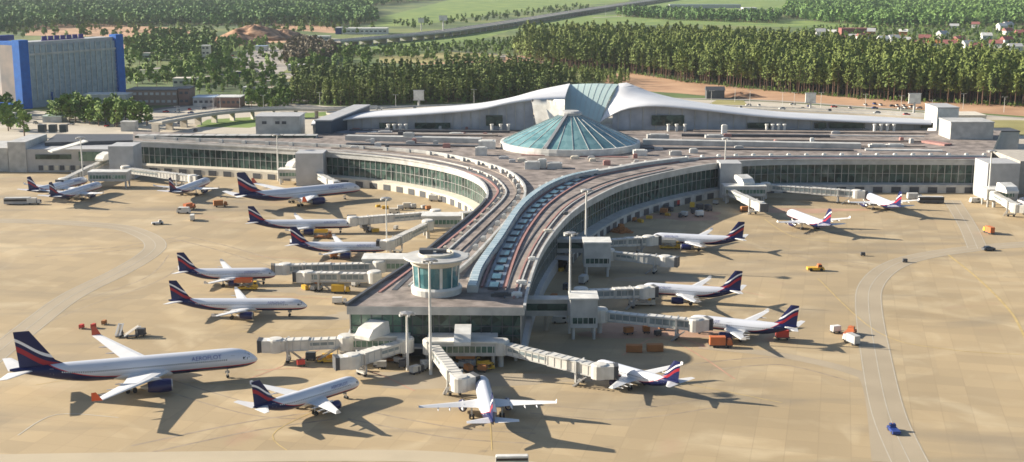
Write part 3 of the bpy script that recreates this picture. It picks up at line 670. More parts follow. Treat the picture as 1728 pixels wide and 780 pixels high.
TY = {'a319': dict(L=33.8, R=2.0, zc=3.9, span=34, root=6.6, tip=1.7, eng=5.75, er=1.2, el=4.6, fh=11.8, mw=3.8, wx=.36),
      'a320': dict(L=37.6, R=2.0, zc=3.9, span=34, root=6.6, tip=1.7, eng=5.75, er=1.2, el=4.6, fh=11.8, mw=3.8, wx=.36),
      'a321': dict(L=44.5, R=2.0, zc=3.9, span=34, root=6.8, tip=1.7, eng=5.75, er=1.25, el=4.8, fh=11.8, mw=3.8, wx=.38),
      'a330': dict(L=63.7, R=2.85, zc=5.4, span=60, root=11.0, tip=2.6, eng=9.4, er=1.75, el=7.2, fh=17.6, mw=5.3, wx=.36)}
PROTO = {}
def foil(c, xl, y, z, t):
    pts = [(0,0),(.06,.45),(.3,.6),(.65,.3),(1,0),(.65,-.2),(.3,-.4),(.06,-.3)]
    return [(xl-u*c, y, z+v*t) for u, v in pts]
def make_plane(kind, split_tail=False):
    T = TY[kind]; L, R, zc = T['L'], T['R'], T['zc']; big = kind == 'a330'
    e = empty('airliner')
    st = [(0,.03,-.30),(.006,.24,-.29),(.015,.40,-.26),(.03,.60,-.19),(.05,.78,-.11),(.075,.91,-.04),(.11,.985,0),(.15,1,0)]+[(s, 1, 0) for s in (.25,.35,.45,.55,.64)]+[(.70,.975,.03),(.76,.89,.12),(.82,.75,.25),(.88,.56,.42),(.93,.38,.56),(.97,.24,.66),(1,.10,.72)]
    X = lambda s: L/2-s*L
    n = 28; rr = [[(X(s), R*r*math.cos(2*math.pi*k/n), zc+R*o+R*r*math.sin(2*math.pi*k/n)) for k in range(n)] for s, r, o in st]
    b = MB(); b.rings(rr); obj('fuselage', b, livery('silver_and_navy_livery', L, R, zc), e)
    # belly fairing
    b = MB(); b.rings([[(X(s), R*1.02*f*math.cos(t), zc-R*.55+R*.62*f*math.sin(t)) for t in [2*math.pi*k/16 for k in range(16)]] for s, f in ((.33,.3),(.37,.9),(.45,1.02),(.55,1.0),(.60,.7),(.63,.2))]); obj('belly_fairing', b, M_wing, e)
    wr = X(T['wx']); hs = T['span']/2; sw = math.tan(R_(27.5 if not big else 32))
    for s in (1, -1):
        ky = hs*.38; zr = zc-R*.55
        dh = math.tan(R_(5.5))
        kc = T['root']*.60
        rings = [foil(T['root'], wr, s*R*.5, zr, T['root']*.13), foil(kc, wr-sw*(ky-R*.5), s*ky, zr+dh*(ky-R), kc*.12), foil(T['tip'], wr-sw*(hs-R*.5), s*hs, zr+dh*(hs-R)+.3, T['tip']*.1)]
        b = MB(); b.rings(rings, 0, False); wg = obj('wing', b, M_wing, e)
        tx, tz = wr-sw*(hs-R*.5), zr+dh*(hs-R)+.3
        b = MB(); hw = 2.4 if big else .9
        b.rings([foil(T['tip'], tx, s*hs, tz, .2), foil(T['tip']*.45, tx-T['tip']*.55, s*(hs+ (.9 if big else .1)), tz+hw, .1)], 0, False); obj('winglet', b, M_tipred if big else M_wing, wg)
        b = MB()
        for fy in (.36,.55,.72): 
            xx = wr-sw*(hs*fy-R*.5)-(T['root']*(.95-.75*fy)); b.tube((xx+1.2, s*hs*fy, zr+dh*(hs*fy-R)-.25), (xx-1.6, s*hs*fy, zr+dh*(hs*fy-R)-.15), .3, .08, 8)
        obj('flap_fairing', b, M_wing, wg)
        ey, ex = s*T['eng'], wr-sw*(T['eng']-R*.5)+T['el']*.62; ez = zr+dh*(T['eng']-R)-T['er']*1.15; er, el = T['er'], T['el']
        b = MB(); pr = [(0,.82),(.03,.92),(.12,1.0),(.45,1.03),(.75,.88),(.86,.78)]; m_ = 20
        b.rings([[(ex-u*el, ey+er*r*math.cos(2*math.pi*k/m_), ez+er*r*math.sin(2*math.pi*k/m_)) for k in range(m_)] for u, r in pr]); en = obj('engine', b, M_nav, e)
        b = MB(); b.rings([[(ex-u*el, ey+er*r*math.cos(2*math.pi*k/m_), ez+er*r*math.sin(2*math.pi*k/m_)) for k in range(m_)] for u, r in ((-.005,.78),(-.02,.86),(.0,.93),(.03,.935))], caps=False); obj('inlet_ring', b, M_steel, en)
        b = MB(); b.rings([[(ex+.03-u, ey+er*r*math.cos(2*math.pi*k/m_), ez+er*r*math.sin(2*math.pi*k/m_)) for k in range(m_)] for u, r in ((0,.79),(.02,.2))]); obj('fan', b, M_dgrey, en)
        b = MB(); b.tube((ex-.80*el, ey, ez), (ex-1.12*el, ey, ez), er*.6, er*.18, 12); obj('exhaust_cone', b, M_steel, en)
        b = MB(); b.add([(ex-.3*el, ey-.15, ez+er*.9), (ex-.3*el, ey+.15, ez+er*.9), (ex-1.1*el, ey+.15, ez+er*.7), (ex-1.1*el, ey-.15, ez+er*.7), (ex-.45*el, ey-.12, ez+er*1.35), (ex-.45*el, ey+.12, ez+er*1.35), (ex-1.2*el, ey+.12, ez+er*1.4), (ex-1.2*el, ey-.12, ez+er*1.4)], [(0,3,2,1),(4,5,6,7),(0,1,5,4),(1,2,6,5),(2,3,7,6),(3,0,4,7)]); obj('pylon', b, M_wing, en)
        # stabiliser
        k_ = 1.0 if not big else 1.58; sy = 6.2*k_; tx = X(.885 if not big else .905); tz = zc+R*.55
        b = MB(); b.rings([foil(4.1*k_, tx, s*R*.25, tz, .45), foil(1.5*k_, tx-sy*.62, s*sy, tz+.6*k_, .15)], 0, False); obj('stabiliser', b, M_wing, e)
    # fin
    z0, z1 = zc+R*.72, T['fh']; k_ = (z1-z0)/6.5; x0 = X(.80 if kind != 'a321' else .83); b = MB()
    def fs(xl, c, z, t): return [(xl, 0, z), (xl-.25*c, t, z), (xl-.6*c, t*.8, z), (xl-c, 0, z), (xl-.6*c, -t*.8, z), (xl-.25*c, -t, z)]
    b.rings([fs(x0+1.6*k_, 8.2*k_, z0-.3, .35), fs(x0-.9*k_, 5.8*k_, z0+1.2*k_, .3), fs(x0-4.7*k_, 2.5*k_, z1, .12)], 0, False)
    obj('tail_fin', b, finmat('flag_wave_fin', z0, z1, L), e)
    # gear
    def wheel(par, x, y, r=.6, wd=.4):
        for s in (-1, 1): obj('wheel', MB().tube((x, y+s*.45-wd/2, r), (x, y+s*.45+wd/2, r), r, r, 14), M_black, par)
    g_ = obj('nose_gear', MB().tube((X(.13), 0, .4), (X(.13), 0, zc-R*.7), .14, .16, 8).box((X(.13), .5, 1.5), (1.2,.06,.8)), M_lgrey, e); wheel(g_, X(.13), 0, .42, .25)
    for s in (1, -1):
        gx = X(.53); g_ = obj('main_gear', MB().tube((gx, s*T['mw'], .5), (gx, s*T['mw'], zc-R*.6), .22, .25, 8), M_lgrey, e)
        if big: wheel(g_, gx+.9, s*T['mw']); wheel(g_, gx-.9, s*T['mw'])
        else: wheel(g_, gx, s*T['mw'])
    # windows
    def onbody(x, ang, off=.015):
        s = (L/2-x)/L
        for (a, ra, oa), (c, rc, oc) in zip(st, st[1:]):
            if a <= s <= c: t = (s-a)/(c-a); r = ra+(rc-ra)*t; o = oa+(oc-oa)*t; break
        return (x, (R*r+off)*math.cos(ang), zc+R*o+(R*r+off)*math.sin(ang))
    b = MB(); xs_ = [X(.13)-k*(X(.13)-X(.80))/40 for k in range(41)]
    for f1, f2 in ((.10, .24), (math.pi-.10, math.pi-.24)):
        b.rings([[onbody(x, f1), onbody(x, f2)] for x in xs_], 0, False, False, closed=False)
    obj('cabin_windows', b, M_winrow, e)
    b = MB()
    for a0, a1, s0, s1 in ((1.57,.95,.034,.052),(.93,.45,.036,.056),(.43,.15,.045,.065)):
        for sg in (0, 1):
            q = [(s0, a0), (s1, a0), (s1, a1), (s0, a1)]
            b.add([onbody(X(s), math.pi-a if sg else a, .03) for s, a in q], [(0,1,2,3)])
    obj('cockpit_windows', b, M_wind, e)
    b = MB()
    for s in (.10,.27 if big else .38,.62 if big else .40,.83):
        for sg in (0, 1):
            for (ax, bx, a0, a1) in ((0,.08,-.15,.55),(.9,.98,-.15,.55),(0,.98,.53,.57)):
                q = [(X(s)-ax, a0), (X(s)-bx, a0), (X(s)-bx, a1), (X(s)-ax, a1)]
                b.add([onbody(xx, math.pi-a if sg else a, .02) for xx, a in q], [(0,1,2,3)])
    obj('cabin_door', b, M_grey, e)
    # titles wrapped on the upper side
    cu = bpy.data.curves.new('t', 'FONT'); cu.body = 'AEROFLOT'; cu.size = R*.56
    to = bpy.data.objects.new('t', cu); COL.objects.link(to); bpy.context.view_layer.update()
    me = bpy.data.meshes.new_from_object(to); bpy.data.objects.remove(to)
    tvs = [v.co.copy() for v in me.vertices]; tfs = [tuple(p.vertices) for p in me.polygons]; mw = max(v.x for v in tvs)
    # facing right the nose is at reading end, so the right side reads tail to nose
    for sg in (0, 1):
        vs = []; b = MB()
        for v in tvs:
            a = .34+v.y/R; xx = (X(.155)-mw+v.x) if sg else (X(.155)-v.x)
            vs.append(onbody(xx, a if sg == 0 else math.pi-a, .09))
        b.add(vs, tfs); obj('title_lettering', b, M_title, e)
    # the side towards +y is seen with the nose on the left, the side towards -y with the nose on the right
    return e
def plane(kind, nose, tail, label, group='parked airliners', length_pin='mid', head=None):
    T = TY[kind]; R = T['R']; hn = T['zc']-R*.3; ht = T['zc']+R*.7
    a, t = W(*nose, hn), W(*tail, ht); d = Vector((a.x-t.x, a.y-t.y)); 
    hd = math.atan2(d.y, d.x) if head is None else R_(head)
    u = Vector((math.cos(hd), math.sin(hd)))
    if length_pin == 'mid': c = Vector(((a.x+t.x)/2, (a.y+t.y)/2))
    elif length_pin == 'tail': c = Vector((t.x, t.y))+u*T['L']/2
    else: c = Vector((a.x, a.y))-u*T['L']/2
    if kind not in PROTO: PROTO[kind] = o = make_plane(kind)
    else: o = copy_tree(PROTO[kind])
    o.location = (c.x, c.y, .06); o.rotation_euler = (0, 0, hd); o.scale = (1, 1, 1); tag(o, label, 'airliner', group)
    return o
plane('a330', (427,607), (25,625), 'largest silver and navy airliner with red wingtips, lowest on the left apron')
plane('a319', (592,645), (428,688), 'front-row airliner seen obliquely from behind, just right of the largest airliner', 'parked airliners', 'tail', 48)
plane('a320', (811,642), (832,714), 'airliner at front centre seen from straight behind with its nose towards the pier end')
plane('a319', (1028,622), (1158,645), 'airliner docked at the long white bridge running right from the pier end', length_pin='tail', head=135).scale = (.86,.86,.86)
plane('a319', (1188,545), (1345,552), 'airliner with a bright orange truck beside its nose, right of the pier', length_pin='tail', head=158)
plane('a319', (1098,490), (1250,490), 'middle one of the three airliners facing the right side of the pier', length_pin='tail', head=165)
plane('a320', (1100,403), (1254,402), 'farthest of the three airliners facing the right side of the pier, above the middle one')
plane('a320', (1323,356), (1403,380), 'bright airliner standing free in front of the right glass arm, left of its twin', length_pin='tail', head=106)
plane('a321', (1457,327), (1515,350), 'airliner docked under the far right bridge, close to the glass arm', head=99)
plane('a321', (516,517), (287,507), 'airliner broadside on the left of the pier, undocked, with its shadow in front')
plane('a319', (468,464), (299,457), 'airliner docked to a long grey bridge with a yellow loader under its belly')
plane('a320', (652,420), (489,411), 'airliner whose nose meets a thin slanting white bridge, left of the pier')
plane('a321', (592,380), (423,374), 'airliner just in front of the farther wide-body, with its nose at a straight white bridge')
plane('a330', (613,318), (390,330), 'large wide-body airliner parked by the left curved glass arm')
plane('a321', (342,303), (285,324), 'airliner seen from the rear quarter below the far left bridge, nose to the glass wall', length_pin='tail', head=78)
plane('a321', (137,306), (83,332), 'airliner at the far left beside the slanting white canopy, seen from behind', length_pin='tail', head=76)
plane('a321', (100,297), (46,322), 'airliner at the far left partly hidden behind another airliner, only dark tail clear', length_pin='tail', head=70)
plane('a320', (1716,340), (1790,400), 'airliner at the right edge of the picture with one white wing in view', length_pin='nose', head=115)
# ------------------------------------------------------------------ boarding bridges
M_bridge = mat('bridge_white', (.60,.58,.53), .5, var=.12, scale=.4)
M_bridgeg = mat('bridge_glass', (.20,.24,.25), .3, var=.3, scale=.5)
def bridge(A, B, label, zA=5.6, zB=4.9, cab=None, glazed=False, leg=.78, w_=3.0, m=None, hood=True):
    a, c = W(A[0], A[1], zA), W(B[0], B[1], zB); d = (c-a); L = d.length; u = d.normalized(); hd = math.atan2(u.y, u.x)
    e = empty('boarding_bridge', (a.x, a.y, 0), hd); tag(e, label, 'boarding bridge', 'boarding bridges'); m = m or M_bridge
    s = (zB-zA)/L
    b = lathe([(2.5,-1.9),(2.5,1.9),(2.1,2.3),(.1,2.4)], 16, smooth_=False); obj('rotunda', MB().add([(x, y, z+zA) for x, y, z in b.v], b.f), m, e)
    obj('column', MB().tube((0,0,0), (0,0,zA-1.8), .8, .8, 12), M_lgrey, e)
    L1 = L*.5
    q = MB().beam((1.5,0,zA), (L1,0,zA+s*L1), w_*.9, 2.9); t1 = obj('inner_tunnel', q, m, e)
    q = MB().beam((L1,0,zA+s*L1+.1), (L-2.5,0,zB+.1), w_, 3.2); t2 = obj('outer_tunnel', q, m, e)
    for par, x0, x1, ww, hh in ((t1, 3, L1, w_*.9, 2.9), (t2, L1, L-2.5, w_, 3.2)):
        q = MB(); x = x0
        while x < x1:
            z = zA+s*x
            for sd in (-1, 1): q.box((x, sd*(ww/2+.05), z), (.22, .12, hh*.94))
            q.box((x, 0, z+hh/2+.12), (.2, ww, .1)); x += 2.2
        for sd in (-1, 1):
            q.beam((x0, sd*(ww/2+.08), zA+s*x0-hh/2+.2), (x1, sd*(ww/2+.08), zA+s*x1-hh/2+.2), .18, .3); q.beam((x0, sd*(ww/2+.08), zA+s*x0+hh/2-.15), (x1, sd*(ww/2+.08), zA+s*x1+hh/2-.15), .18, .3)
        obj('ribs', q, M_lgrey, par)
        if glazed or par is t1:
            q = MB()
            for sd in (-1, 1): q.beam((x0+.5, sd*(ww/2+.02), zA+s*x0+.25), (x1-.5, sd*(ww/2+.02), zA+s*x1+.25), .06, hh*(.55 if glazed else .3))
            obj('side_windows', q, M_bridgeg, par)
    # cab turned towards the aircraft
    cd_ = (0 if cab is None else cab-math.degrees(hd)); cr = R_(cd_)
    ce = obj('cab', lathe([(2.3,zB-1.8),(2.3,zB+1.8),(1.9,zB+2.1),(.1,zB+2.2)], 14, (L-1.2, 0), smooth_=False).box((L-1.2+2.0*math.cos(cr), 2.0*math.sin(cr), zB), (3.4, 3.6, 3.5), cr), m, e)
    if hood:
        q = MB()
        for k in range(3): q.box((L-1.2+(3.9+.45*k)*math.cos(cr), (3.9+.45*k)*math.sin(cr), zB+.1), (.34, 3.7+.12*k, 3.5+.1*k), cr)
        obj('bellows', q, M_dgrey, ce)
    xl = L*leg; zl = zA+s*xl-1.6
    q = MB()
    for sd in (-1, 1): q.box((xl, sd*1.9, (zl+3.5+1)/2), (.5, .5, zl+3.5-1)); 
    q.box((xl, 0, zl), (.6, 4.3, .5)); q.box((xl, 0, 1.1), (1.0, 3.6, .5)); lg = obj('lift_column', q, M_lgrey, e)
    for sd in (-1, 1): obj('wheel', MB().tube((xl, sd*1.3-.3, .6), (xl, sd*1.3+.3, .6), .6, .6, 14), M_black, lg)
    q = MB(); zf = zB-1.6
    n_ = 9
    for k in range(n_): q.box((L-4.2-k*.42, -w_/2-1.0, zf-(k+.5)*zf/n_), (.4, .9, .08))
    q.beam((L-4, -w_/2-1.45, zf), (L-4.2-n_*.42, -w_/2-1.45, .2), .08, .25); q.beam((L-4, -w_/2-.55, zf), (L-4.2-n_*.42, -w_/2-.55, .2), .08, .25)
    obj('service_stair', q, M_steel, e)
    return e
bridge((735,362),(590,374), 'straight grey-white bridge reaching the airliner in front of the farther wide-body', cab=100)
bridge((722,380),(655,414), 'thin white bridge slanting down to an airliner nose, upper left of the pier', w_=2.6, cab=180)
bridge((640,450),(476,454), 'long grey bridge docked at an airliner, upper of two parallel ones left of the pier', glazed=True, cab=190)
bridge((632,468),(514,467), 'free grey bridge with dark open cab, lower of two parallel ones left of pier', glazed=True)
bridge((585,578),(458,583), 'white bridge with dark open cab pointing left towards the largest airliner')
bridge((684,582),(588,611), 'white bridge slanting down left in front of the pier with square open cab', cab=200)
bridge((728,585),(778,650), 'white bridge slanting down to the airliner at front centre', cab=30, leg=.8)
bridge((845,586),(1018,628), 'long white bridge running right from the pier end to a docked airliner', cab=0)
bridge((1012,532),(1180,549), 'long white glazed bridge, nearest on the right side of the pier', glazed=True, cab=20)
bridge((980,497),(1090,493), 'white glazed bridge to the middle airliner on the right of the pier', glazed=True, cab=20)
bridge((1012,411),(1098,406), 'white glazed bridge to the farthest of the three airliners on the right of the pier', glazed=True, cab=20)
bridge((1026,430),(1128,441), 'free white bridge with square cab end, between two docks right of the pier', w_=2.6)
bridge((1292,316),(1450,328), 'long pale bridge running right along the foot of the right glass arm', glazed=True, cab=-10)
bridge((1228,322),(1284,349), 'short white free bridge slanting down at the stair tower of the right glass arm')
bridge((1678,330),(1716,352), 'short white bridge at the right edge of the picture', cab=-30)
bridge((200,262),(105,308), 'long white bridge slanting down to the far left airliners', zA=7, w_=2.6)
bridge((212,287),(328,302), 'cream coloured bridge along the foot of the far left glass wall')
bridge((530,292),(566,312), 'short white bridge at the stair tower of the left glass wall')
# gate houses linking bridges to the pier
def gate(x0, x1, yb, z0, z1, dep, label, wm_=M_lgrey, strip=None, hump=None, link=None, nm='gate_house', winz=None):
    a, c = W(x0, yb, 0), W(x1, yb, 0); e = empty(nm, ((a.x+c.x)/2, (a.y+c.y)/2+dep/2, 0)); tag(e, label, 'gate house', 'gate houses of the pier')
    obj('body', MB().prism([(a.x, a.y), (c.x, c.y), (c.x, c.y+dep), (a.x, a.y+dep)], z0, z1), wm_, e, True)
    obj('roof', MB().prism([(a.x-.3, a.y-.3), (c.x+.3, c.y-.3), (c.x+.3, c.y+dep+.3), (a.x-.3, a.y+dep+.3)], z1+.01, z1+.5), M_white, e, True)
    for k, (x, y) in enumerate(((a.x+1, a.y+1), (c.x-1, a.y+1), (a.x+1, a.y+dep-1), (c.x-1, a.y+dep-1))): obj('column', MB().tube((x, y, 0), (x, y, z0), .5, .5, 10), M_lgrey, e, True)
    zw = winz or ((z0+z1)/2); q = MB()
    q.prism([(a.x+.6, a.y-.05), (c.x-.6, a.y-.05), (c.x-.6, a.y+.1), (a.x+.6, a.y+.1)], zw-.9, zw+.9); g_ = obj('window', q, strip or M_glassl, e, True)
    q = MB(); x = a.x+.6
    while x < c.x-.5: q.box((x, a.y-.1, zw), (.15,.12,1.9)); x += 1.6
    obj('window_frame', q, M_white, g_, True)
    if hump:
        px, py, wd, rz = hump; p = W(px, py, z1+1)
        M = Matrix.Translation((p.x, p.y, z1+.3)) @ Matrix.Rotation(R_(rz), 4, 'Z')
        prof = [(-4.6,.2),(-4.6,1.2),(-2.8,3.0),(2.6,4.2),(4.4,3.9),(5,.2)]
        q = MB(); vs = [M @ Vector((s*wd/2, x, z)) for s in (-1, 1) for x, z in prof]; k = len(prof)
        q.add(vs, [tuple(range(k)), tuple(range(2*k-1, k-1, -1))]+[(i, k+i, k+(i+1) % k, (i+1) % k) for i in range(k)]); obj('stair_hood', q, M_white, e, True)
    if link:
        (lx0, ly0), (lx1, ly1), lz, lw, lh = link; p, q_ = W(lx0, ly0, lz), W(lx1, ly1, lz)
        lk = obj('walkway', MB().beam(p, q_, lw, lh), M_lgrey, e, True)
        d = (q_-p).normalized(); nn = Vector((d.y, -d.x, 0)); 
        if nn.y > 0: nn = -nn
        obj('walkway_window', MB().beam(p+d*1+nn*(lw/2+.02)+Vector((0,0,.2)), q_-d*1+nn*(lw/2+.02)+Vector((0,0,.2)), .1, lh*.42), M_glass, lk, True)
        mid = (p+q_)/2; obj('column', MB().tube((mid.x, mid.y, 0), (mid.x, mid.y, lz-lh/2), .6, .6, 10), M_conc, e, True)
    return e
gate(588, 690, 612, 3.6, 7.4, 10, 'gate house with a white sloping stair hood at the left front corner of the pier', hump=(628,564,5.2,-32))
gate(722, 838, 622, 3.6, 7.4, 10, 'gate house with upright white stair hood below the rooftop control room', hump=(781,573,4.6,0), link=((790,566),(840,566),6.5,5,3))
gate(612, 690, 476, 3.6, 8, 9, 'green-windowed gate house at the start of the two parallel left bridges', M_lgrey, link=((690,440),(712,446),6,4,3))
gate(712, 778, 398, 3.6, 8, 8, 'green-windowed gate house on the upper left of the pier', link=((778,364),(800,362),6,4,3))
gate(962, 1008, 574, 3.8, 12.5, 9, 'tall white lift tower with a walkway, nearer of the two right of the pier', strip=M_glass, link=((882,516),(962,516),7.8,5,5.2), winz=6, nm='lift_tower')
gate(985, 1030, 468, 3.8, 12.5, 9, 'tall white lift tower with a walkway, farther of the two right of the pier', strip=M_glass, link=((918,413),(988,413),7.8,5,5.2), winz=6, nm='lift_tower')
gate(1222, 1292, 344, 3.6, 8, 8, 'white stair house at the foot of the right glass arm', hump=(1256,308,6,20))
gate(1664, 1712, 350, 3.6, 8, 9, 'white gate house below the concrete tower at the right edge', hump=(1700,322,6,10))
gate(150, 215, 318, 3.6, 8, 8, 'glazed gate house at the far left below the grey stair tower', strip=M_glassl, hump=(176,268,5,-20))
gate(470, 512, 312, 3.2, 7.5, 7, 'gate house with white hood at the foot of the left glass wall', strip=M_glassl, hump=(497,280,4.6,-30))
# ------------------------------------------------------------------ masts
def mast(px, pyb, h, label, r=.45, head=True):
    c = W(px, pyb, 0); e = empty('floodlight_mast', c); tag(e, label, 'light mast', 'floodlight masts')
    obj('pole', MB().tube((0,0,0), (0,0,h), r, r*.6, 12), M_white, e)
    if head:
        obj('head_frame', lathe([(1.5,h-.9),(1.7,h-.6),(1.7,h-.3),(.3,h)], 12, smooth_=False), M_steel, e)
        for k in range(5):
            t = k*2*math.pi/5; obj('lamp', MB().box((1.9*math.cos(t), 1.9*math.sin(t), h-.8), (.9,.7,.6), t), M_lgrey, e)
    return e
mast(727, 632, 33, 'tall white floodlight mast standing in front of the rooftop control room', .45)
mast(688, 625, 17, 'short white floodlight mast at the left of the pier front')
mast(961, 563, 32, 'tall pale floodlight mast by the nearer lift tower right of the pier', .42)
mast(988, 452, 30, 'tall pale floodlight mast by the farther lift tower right of the pier', .5)
mast(653, 425, 22, 'thin floodlight mast among the airliners left of the pier', .3)
mast(470, 306, 25, 'pale floodlight mast in front of the left glass wall', .4)
mast(141, 312, 25, 'white floodlight mast at the far left gate', .4)
mast(1222, 322, 27, 'white floodlight mast at the right arm stair tower', .4)
mast(1667, 345, 26, 'white floodlight mast by the far right stair tower', .45)
# ------------------------------------------------------------------ vehicles
def wheels(e, L_, wd, r=.45):
    for x in (L_*.32, -L_*.32):
        for s in (-1, 1): obj('wheel', MB().tube((x, s*(wd/2-.15)-.15, r), (x, s*(wd/2-.15)+.15, r), r, r, 12), M_black, e)
def vehicle(kind, px, py, hd, m, label, m2=None, cat=None, s=1.0):
    c = W(px, py, 0); m2 = m2 or M_white
    names = dict(truck='service_truck', van='van', car='car', tug='pushback_tug', loader='container_loader', bus='apron_bus', dolly='baggage_dolly', stairs='passenger_stairs', container='cargo_container')
    cats = dict(truck='truck', van='van', car='car', tug='tug', loader='loader', bus='bus', dolly='dolly', stairs='stairs', container='container')
    e = empty(names[kind], (c.x, c.y, .05), R_(hd)); e.scale = (s, s, s); tag(e, label, cats[kind])
    def taper(x0, x1, w0, z0, z1, f=.8, sh=.3):
        q = MB(); hx = (x1-x0); a = [(x0,-w0/2,z0),(x1,-w0/2,z0),(x1,w0/2,z0),(x0,w0/2,z0)]; t = [(x0+sh*.6,-w0/2*f,z1),(x1-sh,-w0/2*f,z1),(x1-sh,w0/2*f,z1),(x0+sh*.6,w0/2*f,z1)]
        return q.add(a+t, [(0,3,2,1),(4,5,6,7),(0,1,5,4),(1,2,6,5),(2,3,7,6),(3,0,4,7)])
    if kind == 'car':
        obj('body', taper(-2.1,2.1,1.8,.3,.95,.94,.15), m, e); obj('cabin', taper(-1.6,.9,1.62,.951,1.5,.82,.6), M_wind, e); wheels(e, 4.2, 1.8, .34)
    elif kind == 'van':
        obj('body', taper(-2.6,2.7,2.0,.35,2.3,.92,.9), m, e); obj('windscreen', MB().beam((2.35,0,1.5),(1.95,0,2.1), 1.6,.1, up=(0,1,0)) if False else MB().box((2.28,0,1.6),(.06,1.6,.7),0,ry=-.43), M_wind, e); obj('side_window', MB().box((1.2,0,1.75),(1.0,1.98,.5)), M_wind, e); wheels(e, 5.2, 2.0, .36)
    elif kind == 'truck':
        obj('chassis', MB().box((0,0,.75),(8,2.2,.35)), M_dgrey, e); obj('cargo_box', MB().box((-1.2,0,2.35),(5.4,2.5,2.8)).box((-1.2,0,3.8),(5.5,2.55,.1)), m2, e)
        cb = obj('cab', taper(2.0,4.1,2.3,.9,2.9,.92,.5), m, e); obj('windscreen', MB().box((3.95,0,2.1),(.08,1.9,.9),0,ry=-.22), M_wind, cb); wheels(e, 7.4, 2.4, .5)
    elif kind == 'tug':
        obj('body', taper(-3.2,3.2,2.7,.45,1.35,.95,.25), m, e); cb = obj('cab', taper(.6,2.4,2.0,1.36,2.5,.85,.35), m2, e); obj('cab_window', MB().box((1.45,0,1.95),(1.4,1.95,.6)), M_wind, cb); wheels(e, 6, 2.7, .6)
        obj('beacon', MB().tube((1.3,0,2.5),(1.3,0,2.75),.15,.1,8), M_orange, cb)
    elif kind == 'bus':
        obj('body', MB().box((0,0,1.75),(12,2.7,2.7)), m, e); obj('window_band', MB().box((0,0,2.1),(11.6,2.74,1.0)), M_wind, e); obj('roof', MB().box((0,0,3.2),(11.4,2.3,.2)), M_white, e); wheels(e, 10, 2.6, .5)
    elif kind == 'loader':
        obj('chassis', MB().box((0,0,.8),(8,3.0,.6)), m, e); obj('platform', MB().box((-.8,0,2.9),(6,2.8,.35)).box((-.8,1.4,3.5),(6,.08,.9)).box((-.8,-1.4,3.5),(6,.08,.9)), m2, e)
        q = MB()
        for sd in (-1, 1): q.beam((-3.2,sd*1.1,1.1),(1.6,sd*1.1,2.8),.2,.3,up=(0,1,0)); q.beam((1.6,sd*1.1,1.1),(-3.2,sd*1.1,2.8),.2,.3,up=(0,1,0))
        obj('scissor_lift', q, M_steel, e); cb = obj('cab', taper(2.6,4.0,1.6,1.1,3.0,.92,.2), m, e); obj('cab_window', MB().box((3.4,0,2.4),(1.0,1.62,.7)), M_wind, cb); wheels(e, 7.4, 2.8, .5)
    elif kind == 'dolly':
        obj('deck', MB().box((0,0,.6),(3.2,1.9,.2)).beam((1.6,0,.5),(3.0,0,.4),.1,.1), M_dgrey, e); obj('load', MB().box((-.05,0,1.5),(2.8,1.8,1.6)).box((-.05,0,2.33),(2.6,1.6,.06)), m, e); wheels(e, 3.0, 1.8, .25)
    elif kind == 'container':
        obj('shell', MB().box((0,0,1.45),(6.0,2.5,2.6)), m, e); q = MB()
        for k in range(13): q.box((-2.85+k*.475,0,1.45),(.12,2.62,2.5))
        obj('ribs', q, m, e); obj('frame', MB().box((2.9,1.2,1.45),(.2,.2,2.75)).box((2.9,-1.2,1.45),(.2,.2,2.75)).box((-2.9,1.2,1.45),(.2,.2,2.75)).box((-2.9,-1.2,1.45),(.2,.2,2.75)), m2, e)
    elif kind == 'stairs':
        obj('chassis', MB().box((0,0,.7),(6.5,2.0,.4)), m, e); q = MB()
        for k in range(14): q.box((-2.8+k*.42,0,.95+k*.26),(.42,1.7,.1))
        for sd in (-1, 1): q.beam((-3,sd*.9,1.3),(3.2,sd*.9,5.0),.08,.7,up=(0,1,0))
        q.box((3.4,0,4.55),(1.6,1.8,.12)); q.beam((2.4,.7,.8),(2.4,.7,4.3),.15,.15); q.beam((2.4,-.7,.8),(2.4,-.7,4.3),.15,.15); obj('stair_flight', q, M_lgrey, e)
        cb = obj('cab', taper(1.5,3.0,1.6,.9,2.1,.9,.2), m2, e); wheels(e, 6, 2.0, .4)
    return e
V = vehicle
V('tug',1508,730,92,M_vblue,'blue pushback tug alone on the lower right apron',M_vblue,s=.75)
V('tug',1376,457,0,M_yellow,'yellow low tug standing alone on the right apron',M_orange)
V('truck',1216,586,0,M_orange,'bright orange box truck beside the nose of the nearest right airliner',M_orange,s=.85)
V('container',1070,594,-4,M_rust,'rusty orange container, left of a pair right of the pier end',M_orange,s=.78)
V('container',1105,593,3,M_rust,'rusty orange container, right of a pair right of the pier end',M_rust,s=.78)
V('truck',1436,580,110,M_white,'white truck behind the tail of the nearest right airliner',M_lgrey,s=.8)
V('tug',1434,566,60,M_orange,'orange tug next to a white truck by the service lane',M_orange)
V('dolly',1410,562,20,M_white,'small white dolly left of the orange tug by the service lane')
V('dolly',1320,573,0,M_red,'red loaded dolly under the tail of the nearest right airliner',s=1.3)
V('loader',415,489,0,M_yellow,'yellow loader under the belly of the airliner at the upper parallel bridge',M_orange)
V('loader',545,402,0,M_rust,'orange-brown loader between two airliners at the upper left of the pier',M_yellow,s=.9)
V('loader',1130,420,0,M_yellow,'yellow loader under the farthest of the three right airliners',M_cream)
V('loader',1085,515,0,M_cream,'cream loader below the bridge of the middle right airliner',M_cream)
V('truck',320,354,60,M_orange,'orange and white truck in the open between the far left airliners',M_orange,s=.8)
V('van',310,360,180,M_white,'white van left of the orange truck on the upper left apron',s=1.2)
V('truck',325,372,100,M_white,'white truck nearest the camera in the small group on the upper left apron',M_white,s=.7)
